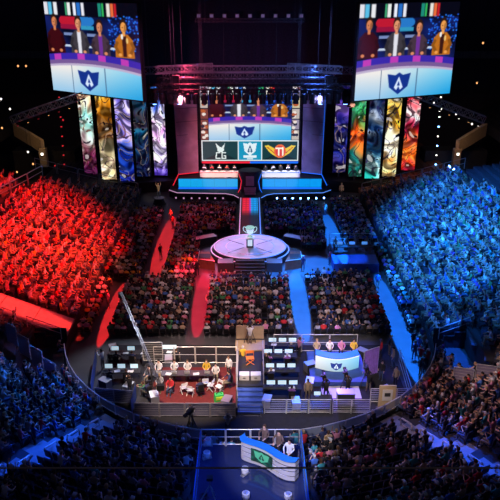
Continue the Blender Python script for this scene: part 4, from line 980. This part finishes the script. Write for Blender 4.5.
# camera crane
t = empty('camera_crane', (-7.0, 39.0, 0), 0, 'long thin camera crane arm slanting across the left production tables', 'camera crane')
mb = MB(); truss(mb, (.9, -2.0, 2.3), (-3.3, 7.4, 4.6), .16, .2, M['dmetal'], .022, .5); mb.build('arm', t)
MB().tube((0, 0, 2.6), (0, 0, .1), .06, M['dmetal'], 8).build('column', t); MB().box((.95, -2.1, 2.25), (.5, .3, .4), M['black']).build('counterweight', t)
for a in (0, 2.1, 4.2): MB().tube((0, 0, 1.0), (.8*math.sin(a), .8*math.cos(a), 0), .035, M['dmetal'], 6).build('tripod_leg', t)
MB().box((-3.4, 7.6, 4.3), (.3, .3, .4), M['black']).build('camera_head', t)
# centre: camera riser, orange director's chair, cases, stairs
mb = MB(); mb.box((0, 42.0, .45), (1.9, 6.0, .9), M['dark']); mb.box((0, 44.4, .95), (2.3, 1.5, .1), M['beige']); struct(mb, 'floor_riser_centre')
for k in range(5): mb2 = MB().box((0, 38.85-.42*k, (.75-.15*k)/2), (1.8, .42, .75-.15*k), M['blue_bluelit']); struct(mb2, 'floor_riser_step.%03d' % k)
t = empty('equipment_board', (0, 45.35, .95), 0, 'square tan board behind the camera operator at the centre riser', 'board')
MB().box((0, 0, .65), (2.2, .07, 1.15), M['beige']).build('panel', t); MB().tube((-1, .1, 0), (-1, .1, 1.2), .04, M['dmetal']).build('post', t); MB().tube((1, .1, 0), (1, .1, 1.2), .04, M['dmetal']).build('post', t)
person((0, 44.5, 1.0), 0, 'stand_cam', 'white', 'camera operator in white on the centre riser before the tan board', hero=True)
camera_on_tripod(0, 45.0, 1.0, 0, 'broadcast camera on the centre riser aimed at the stage')
t = empty('director_chair', (0, 41.9, .9), .1, "orange folding director's chair on the centre riser", 'chair')
MB().box((0, 0, .5), (.6, .45, .04), M['orange']).build('seat', t); MB().box((0, .22, .88), (.62, .03, .22), M['orange']).build('backrest', t)
for s in (-1, 1):
    MB().tube((s*.3, -.24, .5), (-s*.3, -.24, .02), .03, M['orange'], 5).build('leg', t); MB().tube((s*.3, .24, .5), (-s*.3, .24, .02), .03, M['orange'], 5).build('leg', t)
    MB().tube((s*.3, .22, .5), (s*.3, .22, 1.0), .02, M['orange'], 5).build('back_post', t)
for i, x in enumerate((-.42, .42)):
    t = empty('equipment_case', (x, 39.9, .9), 0, 'pale flat equipment case at the top of the blue steps, %s one' % ('left', 'right')[i], 'case', 'pale cases at the blue steps')
    MB().box((0, 0, .2), (.72, .5, .38), M['deskwhite']).build('body', t); MB().box((0, 0, .41), (.74, .52, .05), M['white']).build('lid', t); MB().box((0, -.27, .22), (.2, .03, .06), M['dmetal']).build('latch', t)
for s, nm in ((-1, 'left'), (1, 'right')): barrier((s*.98, 39.2), (s*.98, 43.4), 1.1, 'thin rail on the %s edge of the centre riser' % nm, 'centre riser rails', z=.9)
barrier((-.75, 36.6), (.75, 36.6), 1.0, 'low gate at the foot of the blue steps', 'centre riser rails', mm=M['dmetal'])
# right centre desks
for j, (x, y, L) in enumerate(((2.6, 45.0, 2.4), (2.2, 43.3, 2.8), (2.3, 41.3, 2.8), (2.3, 39.1, 2.8))):
    work_table(x, y, L, '%s row table of the centre-right control desks, counted from the floor audience' % ordn(j+1))
    for i in range(3): monitor(x-.8+.8*i, y+.1, .77, '%s bright screen in row %s of the centre-right control desks' % (ordn(i+1), ordn(j+1)), .66, .36, MONC and M['monitor'])
    for i in range(2):
        if (i + j) % 3 == 0: continue
        px_ = x-.75+1.4*i
        office_chair(px_, y-.75, 0, 0, 'chair at row %s of the centre-right control desks, %s' % (ordn(j+1), ('left', 'right')[i]))
        person((px_, y-.77, 0), random.uniform(-.2, .2), 'sit_desk', random.choice(['black', 'navy', 'grey', 'purple']), 'crew at row %s of the centre-right control desks, %s one' % (ordn(j+1), ('left', 'right')[i]), 'crew at the centre-right desks', hero=True)
for x, y, sh, po, lb in ((4.1, 38.6, 'tan', 'stand', 'person in brown jacket standing at the right end of the control desks'), (3.9, 44.3, 'pink', 'stand_cam', 'person in pink leaning by the camera behind the control desks'), (1.2, 42.0, 'black', 'stand', 'person in black standing at the left end of the control desks'),
        (10.3, 44.0, 'red', 'stand', 'person in red shirt beside the purple drape'), (11.0, 42.8, 'tan', 'stand', 'person in brown jacket inside the right side rail'), (10.7, 40.2, 'tan', 'stand', 'bearded-looking figure in tan near the right barrier corner'), (9.8, 41.0, 'black', 'stand', 'person in black near the right barrier corner'),
        (11.1, 44.6, 'black', 'stand', 'person in black jacket at the back of the right corner')):
    person((x, y, 0), random.uniform(0, 6), po, sh, lb if 'bearded' not in lb else 'person in tan coat near the right barrier corner', hero=True)
# analyst desk
mb = MB(); mb.box((6.6, 42.3, .2), (4.2, 4.2, .4), M['blue_bluelit']); struct(mb, 'floor_riser_right')
t = empty('analyst_desk', (6.6, 42.0, .4), 0, 'curved white and blue glowing show desk with a shield emblem in the right production area', 'desk')
n = 14; W2 = 1.65
P = Pic(200, 80); tq = P.X[..., None]; vq = P.Y[..., None]
P.a = (np.array((245, 246, 250))*(1-tq)+np.array((130, 205, 245))*tq)*(1-vq*.18)
P.rect(0, 0, 1, .06, (250, 250, 250)); emblem(P, .46, .60, .6, 2.2)
arcf = lambda u: (-W2+2*W2*u, -.55*math.sin(math.pi*u))
led_mesh('front_panel', P.a, lambda u, v: (arcf(u)[0], arcf(u)[1], 1.15-1.1*v), t, led_mat('desk_pixels', 1.2))
mb = MB(); us = [i/n for i in range(n+1)]
mb.prism([arcf(u) for u in us]+[(arcf(u)[0]*.96, arcf(u)[1]+.75) for u in us[::-1]], 1.16, 1.22, M['deskblue']); mb.build('desk_top', t)
mb = MB(); mb.prism([(arcf(u)[0], arcf(u)[1]+.03) for u in us]+[(arcf(u)[0]*.96, arcf(u)[1]+.5) for u in us[::-1]], .02, 1.15, M['dark']); mb.build('body', t)
for i, (x, sh, sk) in enumerate(((5.15, 'tan', 0), (6.15, 'white', 0), (7.05, 'pink', 0), (8.0, 'yellow', 1))):
    person((x, 43.3, .42), math.pi, 'stand_desk', sh, 'show host in %s behind the white show desk, %s from the left' % (sh, ordn(i+1)), 'hosts behind the show desk', hero=True, style='short', skin=SKIN[sk])
run((1.9, 44.8), (8.6, 44.8), 3, 1.6, 'bright metal rail behind the show desk, %s from the left', 'show area rails', z=.1)
t = empty('purple_lit_drape', (9.1, 41.6, 0), .5, 'purple-lit drape wall at the right end of the show desk', 'drape')  # purple light on the drape is put into its cloth colour
mb = MB(); m_ = 14
mb.add([(-.65+1.3*i/m_, .1*(i % 2), z) for z in (0, 2.3) for i in range(m_+1)], [(i, i+1, m_+2+i, m_+1+i) for i in range(m_)], M['purple']); mb.build('fabric', t); MB().tube((-.7, .05, 2.32), (.7, .05, 2.32), .03, M['rail']).tube((-.7, .05, 0), (-.7, .05, 2.32), .03, M['rail']).tube((.7, .05, 0), (.7, .05, 2.32), .03, M['rail']).build('frame', t)
t = empty('lit_floor_sheet', (6.6, 39.4, .02), 0, 'glossy violet-lit floor panel lying before the show desk', 'floor panel')  # added sheet stands in for the lit area of floor
MB().box((0, 0, .02), (2.8, 1.5, .04), M['deskwhite']).build('panel', t); MB().box((0, -.76, .03), (2.8, .05, .06), M['purple']).build('trim', t)
for i, (x, y, sh) in enumerate(((5.3, 38.9, 'black'), (6.9, 39.3, 'black'), (8.5, 39.9, 'black'))):
    camera_on_tripod(x, y+.35, 0, 0, 'broadcast camera facing the show desk, %s from the left' % ordn(i+1))
    person((x+.1, y-.35, 0), 0, 'stand_cam', sh, 'camera operator in black facing the show desk, %s from the left' % ordn(i+1), 'operators before the show desk', hero=True)
work_table(5.0, 37.8, 1.5, 'dark equipment table behind the pale barrier'); monitor(4.7, 37.9, .77, 'bright monitor on the dark table behind the pale barrier', .5, .32)
t = empty('rolling_rack', (6.7, 37.9, 0), 0, 'grey rolling equipment rack behind the pale barrier', 'rack')
MB().box((0, 0, .65), (1.2, .6, 1.0), M['dmetal']).build('cabinet', t); MB().box((0, 0, 1.17), (1.26, .66, .05), M['metal']).build('lid', t)
for a in (-.5, .5): MB().tube((a, -.2, .08), (a+.05, -.2, .08), .08, M['black'], 10).box((a, -.2, .12), (.06, .06, .1), M['dmetal']).build('caster', t)
t = empty('sign_kiosk', (9.45, 37.3, 0), 0, 'tall white upright board standing outside the right barrier', 'kiosk')
MB().box((0, 0, 1.15), (1.15, .12, 1.9), M['beige']).build('board', t); MB().box((0, -.07, 1.35), (.7, .03, .9), M['deskwhite']).build('poster', t); MB().box((0, -.09, 1.4), (.4, .02, .28), M['dmetal']).build('picture', t); MB().box((0, 0, .1), (1.3, .5, .2), M['dmetal']).build('foot', t)
# platform right of the round stage, blue light put into its front colour
mb = MB(); mb.box((10.8, 61.2, .5), (4.6, 2.4, 1.0), M['blue_bluelit']); mb.box((10.8, 63.8, .5), (4.6, 2.8, 1.0), M['dark']); struct(mb, 'floor_riser_bluelit')
work_table(10.8, 62.9, 4.2, 'dark table on the raised blue-lit platform beside the right floor seats', z=1.0)
for i in range(3): monitor(9.4+1.3*i, 63.0, 1.77, '%s screen on the raised blue-lit platform table' % ordn(i+1), .66, .36, M['monitorb'])
for i in range(4): 
    office_chair(9.1+1.1*i, 64.0, 1.0, math.pi, '%s chair behind the table of the blue-lit platform' % ordn(i+1)); person((9.1+1.1*i, 64.0, 1.0), math.pi, 'sit_desk', random.choice(['black', 'grey', 'white']), 'crew seated on the raised blue-lit platform, %s from the left' % ordn(i+1), 'crew on the blue platform', hero=True)
barrier((8.6, 65.3), (13.1, 65.3), 1.2, 'back rail of the raised blue-lit platform', 'blue platform rails', z=1.0)
person((8.3, 62.0, 0), 1, 'stand', 'red', 'person in red standing at the left end of the blue-lit platform', hero=True)
# two tan figures on stands by the stage corners
for s, nm in ((-1, 'left'), (1, 'right')):
    t = empty('camera_stand', (s*12.0, 81.6, 0), 0, 'dark round stand under the tan figure by the %s stage corner' % nm, 'stand', 'stands by the stage corners')
    MB().lathe([(.9, 0), (.8, .1), (.6, .7), (.7, .8)], (0, 0, 0), M['dark'], 14).build('drum', t); MB().lathe([(.72, .8), (.72, .86)], (0, 0, 0), M['dmetal'], 14).build('top_plate', t)
    person((s*12.0, 81.6, .86), math.pi, 'stand_cheer' if s < 0 else 'stand', 'tan', 'large figure in tan on a stand by the %s stage corner' % nm, skin=SKIN[0], hair=HAIR[2], scale=1.15)
# people standing in aisles and at the right entrance
for i, (x, y, sh) in enumerate(((-9.5, 63.5, 'black'), (-9.2, 72.5, 'red'), (-9.7, 75.0, 'tan'), (9.4, 77.0, 'white'), (-12.9, 52.5, 'pink'), (12.3, 56.4, 'blue'), (-5.3, 59.3, 'black'), (5.4, 60.4, 'navy'))):
    person((x, y, 0), random.uniform(0, 6), 'stand', sh, 'person in %s standing in the %s' % (sh, ['outer red aisle midway', 'outer red aisle near the stage', 'outer red aisle at its top end', 'blue aisle at its top end', 'lower red aisle', 'outer blue aisle beside the blue-lit platform', 'open floor left of the stairs', 'open floor right of the stairs'][i]))
for i, (x, y, sh) in enumerate(((13.2, 45.4, 'black'), (13.9, 45.0, 'tan'), (13.4, 44.6, 'blue'), (13.8, 43.9, 'black'), (13.2, 43.1, 'red'), (13.6, 42.6, 'red'), (12.9, 43.8, 'navy'), (13.2, 42.0, 'black'), (12.8, 41.4, 'black'), (14.0, 46.0, 'navy'))):
    person((x, y, 0), random.uniform(0, 6), 'stand', sh, 'person in %s in the group at the right entrance, %s from the back' % (sh, ordn((2, 3, 4, 6, 7, 8, 5, 9, 10, 1)[i])), 'group at the right entrance')
# ------------------------------------------------------------------ caster platform in the near terrace
t = MB(); t.box((0, 26.2, 3.05), (5.7, 7.4, .3), M['gloss']); t.box((0, 29.75, 1.9), (5.7, .2, 2.2), M['dark']); t.box((-2.8, 26.2, 2.0), (.1, 7.4, 2.0), M['blue_bluelit']); t.box((2.9, 26.2, 2.0), (.1, 7.4, 2.0), M['blue_bluelit']); struct(t, 'floor_caster_platform')
run((-2.75, 29.8), (2.85, 29.8), 4, 1.15, 'pale metal rail at the back of the caster platform, %s from the left', 'caster platform rails', z=3.2)
for s, nm, x in ((-1, 'left', -2.78), (1, 'right', 2.88)):
    run((x, 29.7), (x, 22.6), 3, 1.15, nm+' glass side of the caster platform, %s from the back', 'caster platform rails', 'glass', z=3.2, mm=M['blueled'] if False else M['deskblue'])
# curved desk
t = empty('caster_desk', (0, 0, 3.2), 0, 'wavy white banded desk with blue top and green screen on the near platform', 'desk')
C = [(-.47, 29.0), (-.42, 28.65), (0, 28.38), (.5, 28.15), (1.0, 27.8), (1.5, 27.3), (1.95, 27.02), (2.39, 26.95)]
def smooth(P, n=4):
    out = []
    for i in range(len(P)-1):
        p0, p1, p2, p3 = P[max(0, i-1)], P[i], P[i+1], P[min(len(P)-1, i+2)]
        for k in range(n):
            a = k/n; out.append(tuple(.5*((2*p1[q])+(-p0[q]+p2[q])*a+(2*p0[q]-5*p1[q]+4*p2[q]-p3[q])*a*a+(-p0[q]+3*p1[q]-3*p2[q]+p3[q])*a**3) for q in (0, 1)))
    return out+[P[-1]]
Cs = smooth(C); off = [(x+.2, y+.27) for x, y in Cs]
def wall_strip(z0, z1, push, m, nm):
    mb = MB(); F = [(x-push*.6, y-push*.8) for x, y in Cs]; mb.prism(F+off[::-1], z0, z1, m); mb.build(nm, t)
wall_strip(.0, .06, 0, M['dark'], 'plinth')
for k in range(4): wall_strip(.08+.31*k, .33+.31*k, .05-.012*k, M['deskwhite'], 'white_band'); wall_strip(.33+.31*k, .39+.31*k, 0, M['dmetal'], 'groove')
wall_strip(1.32, 1.39, .10, M['deskblue'], 'desk_top')
MB().path([(x-.06, y-.08, 1.4) for x, y in Cs], .03, M['blueled'], 5).build('top_light_edge', t)
P = Pic(80, 64, (10, 70, 62)); P.noise(.4, 8, 4); emblem(P, .5, .5, .8, 1.1, (90, 200, 170), (10, 60, 60))
i0, i1 = 9, 18
def gp(u, v):
    q = i0+(i1-i0)*u; k = min(int(q), len(Cs)-2); a = q-k; x = Cs[k][0]*(1-a)+Cs[k+1][0]*a; y = Cs[k][1]*(1-a)+Cs[k+1][1]*a; return (x-.07, y-.1, 1.18-.85*v)
led_mesh('green_screen_panel', P.a, gp, t, led_mat('green_pixels', .8))
for i, (x, y, sh, hr) in enumerate(((.85, 29.25, 'brown', 1), (1.62, 28.75, 'brown', 0), (2.15, 28.05, 'white', 0))):
    st_ = empty('bar_stool', (x, y, 3.2), 0, 'stool under the caster in %s, %s from the left' % (sh, ordn(i+1)), 'stool', 'stools at the caster desk')
    MB().lathe([(.2, .86), (.2, .92)], (0, 0, 0), M['black'], 12).build('seat', st_); MB().tube((0, 0, 0), (0, 0, .86), .03, M['metal']).lathe([(.2, 0), (.2, .03)], (0, 0, 0), M['metal'], 12).build('pedestal', st_)
    person((x-.04, y-.1, 3.70), 2.75, 'sit_desk', sh, ['caster in dark jacket seated at the left of the wavy desk', 'caster in dark jacket seated at the middle of the wavy desk', 'caster in white shirt seated at the right of the wavy desk'][i], 'casters at the wavy desk', hero=True, style=('long', 'short', 'short')[i], hair=HAIR[hr], skin=SKIN[0], pants=PANTS[0], scale=1.08)
person((-1.35, 30.6, 1.2), math.pi, 'stand', 'tan', 'person in tan standing behind the caster platform rail', hero=True)
def par(x, y, z, rz, label):
    t = empty('floor_light', (x, y, z), rz, label, 'stage light', 'white floor lights on the caster platform')
    MB().lathe([(.15, 0), (.2, .12), (.2, .34), (.16, .36)], (0, 0, .1), M['white'], 12).build('can', t); MB().lathe([(.14, 0), (.14, .02)], (0, 0, .47), M['metal'], 12).build('lens', t)
    MB().path([(-.24, 0, .05), (-.24, 0, .36)], .025, M['metal']).path([(.24, 0, .05), (.24, 0, .36)], .025, M['metal']).box((0, 0, .03), (.52, .2, .05), M['metal']).build('bracket', t)
for i, (px_, py_) in enumerate(((208, 444), (207, 457), (245, 473), (246, 498), (288, 499))):
    x, y, z = at(px_, py_, 3.3); par(x, y, 3.2, .4*i, 'white floor light on the glossy platform, %s from the back' % ordn(i+1))
t = empty('tripod_stand', (-2.0, 25.3, 3.2), 0, 'tripod standing on the glossy platform in front of the left glass side', 'tripod')
for a in (0.3, 2.4, 4.5): MB().tube((0, 0, 1.3), (.7*math.sin(a), .7*math.cos(a), 0), .03, M['metal'], 6).build('leg', t)
MB().tube((0, 0, 1.2), (0, 0, 1.7), .03, M['metal']).box((0, 0, 1.75), (.3, .3, .16), M['black']).build('head', t)
# ------------------------------------------------------------------ guard rails of the terraces
for s, nm in ((-1, 'left'), (1, 'right')):
    us = np.arange(3.1, LQ-3.2, 1.62)
    for i, (u0, u1) in enumerate(zip(us, us[1:])):
        a, b_ = bowl(u0, -.08, s), bowl(u1-.08, -.08, s)
        barrier(a[:2], b_[:2], .78, 'framed guard panel on the %s curved terrace front, %s outward from the platform' % (nm, ordn(i+1)), 'terrace guard panels', 'glass', 'guard_panel', z=1.1, mm=M['rail'])
    mb = MB(); us = np.arange(0, LQ+36, .8)
    pts = [bowl(u, -.1, s) for u in us]
    for a, b_ in zip(pts, pts[1:]):
        if a[1] > 82: break
        mb.add([(a[0], a[1], 0), (b_[0], b_[1], 0), (b_[0], b_[1], 1.1), (a[0], a[1], 1.1)], [(0, 1, 2, 3)], M['dark'])
    struct(mb, 'wall_terrace_front_'+nm)
    # aisle loop handrails
    A0, A1 = Vector((s*AX0[0], AX0[1], 0)), Vector((s*AX1[0], AX1[1], 0)); d = (A1-A0).normalized()
    for i in range(5):
        dist = 1.0+2.1*i; c = A0+d*dist; k = int(dist/TR*.93); z = Z0+RS*k
        if s > 0: q = 0
        t = empty('aisle_handrail', (c.x, c.y, z), math.atan2(d.y, d.x), 'loop handrail in the %s terrace stair, %s up from the front' % (nm, ordn(i+1)), 'handrail', 'stair handrails')
        MB().path([(-.6, 0, .0), (-.6, 0, .72), (-.5, 0, .85), (.5, 0, 1.15), (.6, 0, 1.05), (.6, 0, .4)], .055, M['rail'], 6).build('loop', t); MB().tube((-.5, 0, .4), (.5, 0, .62), .026, M['rail'], 6).build('middle_bar', t)
    # upright slatted panels by the entrance
    Q0, Q1 = ((-13.6, 38.6), (-18.2, 42.2)) if s < 0 else ((13.8, 37.3), (19.2, 35.9))
    sb_ = mat('slat_back_'+nm, (.30, .26, .36), .8); Q0, Q1 = Vector(Q0), Vector(Q1)
    for i in range(4):
        a, e = Q0.lerp(Q1, i/4), Q0.lerp(Q1, (i+1)/4-.02)
        barrier(a, e, 1.7, 'upright slatted panel beside the '+nm+' entrance, %s from the inside' % ordn(i+1), 'entrance slat panels', 'slat', 'entrance_panel', z=(1.9 if s > 0 else 1.3)+.46*i, n=sb_)
    # rails over the upper side of the cross aisle
    for i in range(3):
        x0 = 15.2+i*3.4; z = Z0+RS*int((x0-14.8)/TR)+.1
        a, e = (s*x0, 45.5), (s*(x0+2.6), 45.5)
        p_ = empty('cross_aisle_rail', (0, 0, 0), 0, '%s sloping metal rail along the cross aisle, %s from the floor' % (nm, ordn(i+1)), 'handrail', 'cross aisle rails')
        MB().path([(a[0], 45.5, z), (a[0], 45.5, z+1), (e[0], 45.5, z+2.1), (e[0], 45.5, z+1.1)], .04, M['rail']).build('frame', p_); MB().tube((a[0], 45.5, z+.5), (e[0], 45.5, z+1.6), .028, M['rail']).build('middle_bar', p_)
    # end rail of the side stand
    for i in range(5):
        x0, x1 = 15+i*2.35, 15+i*2.35+2.2; z0_, z1_ = Z0+.42*(x0-14.8), Z0+.42*(x1-14.8)
        p_ = empty('stand_end_rail', (0, 0, 0), 0, '%s stand end rail nearest the stage, %s from the floor' % (nm, ordn(i+1)), 'handrail', 'stand end rails')
        f = lambda x: y_end(x)+.5
        MB().path([(s*x0, f(x0), z0_), (s*x0, f(x0), z0_+1.35), (s*x1, f(x1), z1_+1.35), (s*x1, f(x1), z1_)], .045, M['rail']).build('frame', p_); MB().tube((s*x0, f(x0), z0_+.7), (s*x1, f(x1), z1_+.7), .03, M['rail']).build('middle_bar', p_)
    if s < 0:
        for i in range(4):
            y0_, y1_ = 60+i*4.2, 64+i*4.2; xa, xb = -(x_back(-1, y0_)+.7), -(x_back(-1, y1_)+.7); za, zb_ = Z0+.42*(-xa-14.8), Z0+.42*(-xb-14.8)
            p_ = empty('concourse_rail', (0, 0, 0), 0, 'dark rail along the top edge of the red stand, %s toward the stage' % ordn(i+1), 'handrail', 'rails on top of the red stand')
            MB().path([(xa, y0_, za), (xa, y0_, za+1.4), (xb, y1_, zb_+1.4), (xb, y1_, zb_)], .06, M['metal']).build('frame', p_); MB().tube((xa, y0_, za+.7), (xb, y1_, zb_+.7), .04, M['metal']).build('middle_bar', p_)
    # beige concourse wall corner and lamps in the dark
    t = MB(); y0 = 96
    base = Vector(at(18 if s < 0 else 486, 140, 6)); 
    q_ = [(s*33.6, 93), (s*28.3, 88), (s*28.7, 87.7), (s*34, 92.7)]; V_ = [(x, y, (6.5 if i in (0, 3) else 5.3)+dz) for dz in (0, 1.8) for i, (x, y) in enumerate(q_)]; t.add(V_, [(0, 1, 2, 3), (4, 5, 6, 7), (0, 1, 5, 4), (1, 2, 6, 5), (2, 3, 7, 6), (3, 0, 4, 7)], M['beige']); t.box((s*28.6, 88, 4.6), (1.0, .7, 2.6), M['beige']); t.box((s*30, 94, 2.2), (9, 3, 4.4), M['dark']); struct(t, 'wall_concourse_'+nm)
    t = empty('wall_lamp', (s*28.6, 87.55, 5.2), 0, 'warm lamp on the beige concourse wall at the upper %s' % nm, 'lamp', 'concourse wall lamps')
    MB().box((0, 0, 0), (.4, .2, .4), M['dmetal']).build('housing', t); MB().box((0, -.12, 0), (.32, .06, .32), M['lamp']).build('lens', t)
LM = [(18, 66, 'lampw'), (1, 99, 'lamp'), (10, 109, 'lamp'), (26, 66, 'lampw'), (2, 128, 'lampw'), (28, 152, 'lamp'), (17, 172, 'lampw'), (24, 168, 'lampw'), (33, 164, 'lampw'), (55, 166, 'lampr'), (63, 120, 'lampr'), (70, 152, 'lampw'), (483, 43, 'lampw'), (477, 83, 'lampw'), (38, 118, 'lampr'), (416, 95, 'lampw'), (434, 103, 'lamp'), (441, 109, 'lamp'), (456, 114, 'lamp'), (482, 126, 'lampw'), (472, 124, 'lamp'), (449, 167, 'lampb'), (454, 170, 'lampb'), (424, 150, 'lampw'), (412, 60, 'lampb')]
for i, (px_, py_, mk) in enumerate(LM):
    v = (250-py_)/FPX; yw = 88+(i % 4)*2.0; tt = yw/(CT+ST*v); x, z = (px_-250)/FPX*tt, CAM_H+(-ST+CT*v)*tt
    big = mk == 'lampb' and i > 15
    t = empty('distant_lamp', (x, yw, z), 0, '%s lamp glinting in the dark seating %s, %s among those seen there' % ({'lampw': 'warm', 'lamp': 'white', 'lampr': 'red', 'lampb': 'blue'}[mk], 'left of the stage' if px_ < 250 else 'right of the stage', ordn(1+sum(1 for q in LM[:i] if (q[0] < 250) == (px_ < 250)))), 'lamp', 'lamps in the dark upper seating')
    r_ = .26 if big else .14
    MB().lathe([(r_*.7, .12), (r_*1.2, 0), (r_*.8, -.1)], (0, .15, 0), M['dmetal'], 8).build('housing', t); MB().lathe([(r_*.3, r_), (r_, 0), (r_*.3, -r_)], (0, 0, 0), M[mk], 8).build('bulb', t)
    MB().tube((0, .15, .1), (0, .15, 33-z), .015, M['black'], 4).build('cable', t)
spot('blue_beam', (24.5, 89, 8.2), (24.0, 80, 3), 5000, (.02, .12, 1), 70, .8)
t = empty('safety_cable', (0, 0, 0), 0, 'thin dark cable stretched level across the whole view near the camera', 'cable')
v = (250-468)/FPX; tt = 6.0/(CT+ST*v); z = CAM_H+(-ST+CT*v)*tt
MB().tube((-6, 6, z), (6, 6, z), .010, M['tan'], 6).build('cable', t)
for s in (-1, 1): MB().tube((s*5.9, 6, z-.05), (s*6.1, 6, z+.05), .03, M['metal'], 6).build('clamp', t)
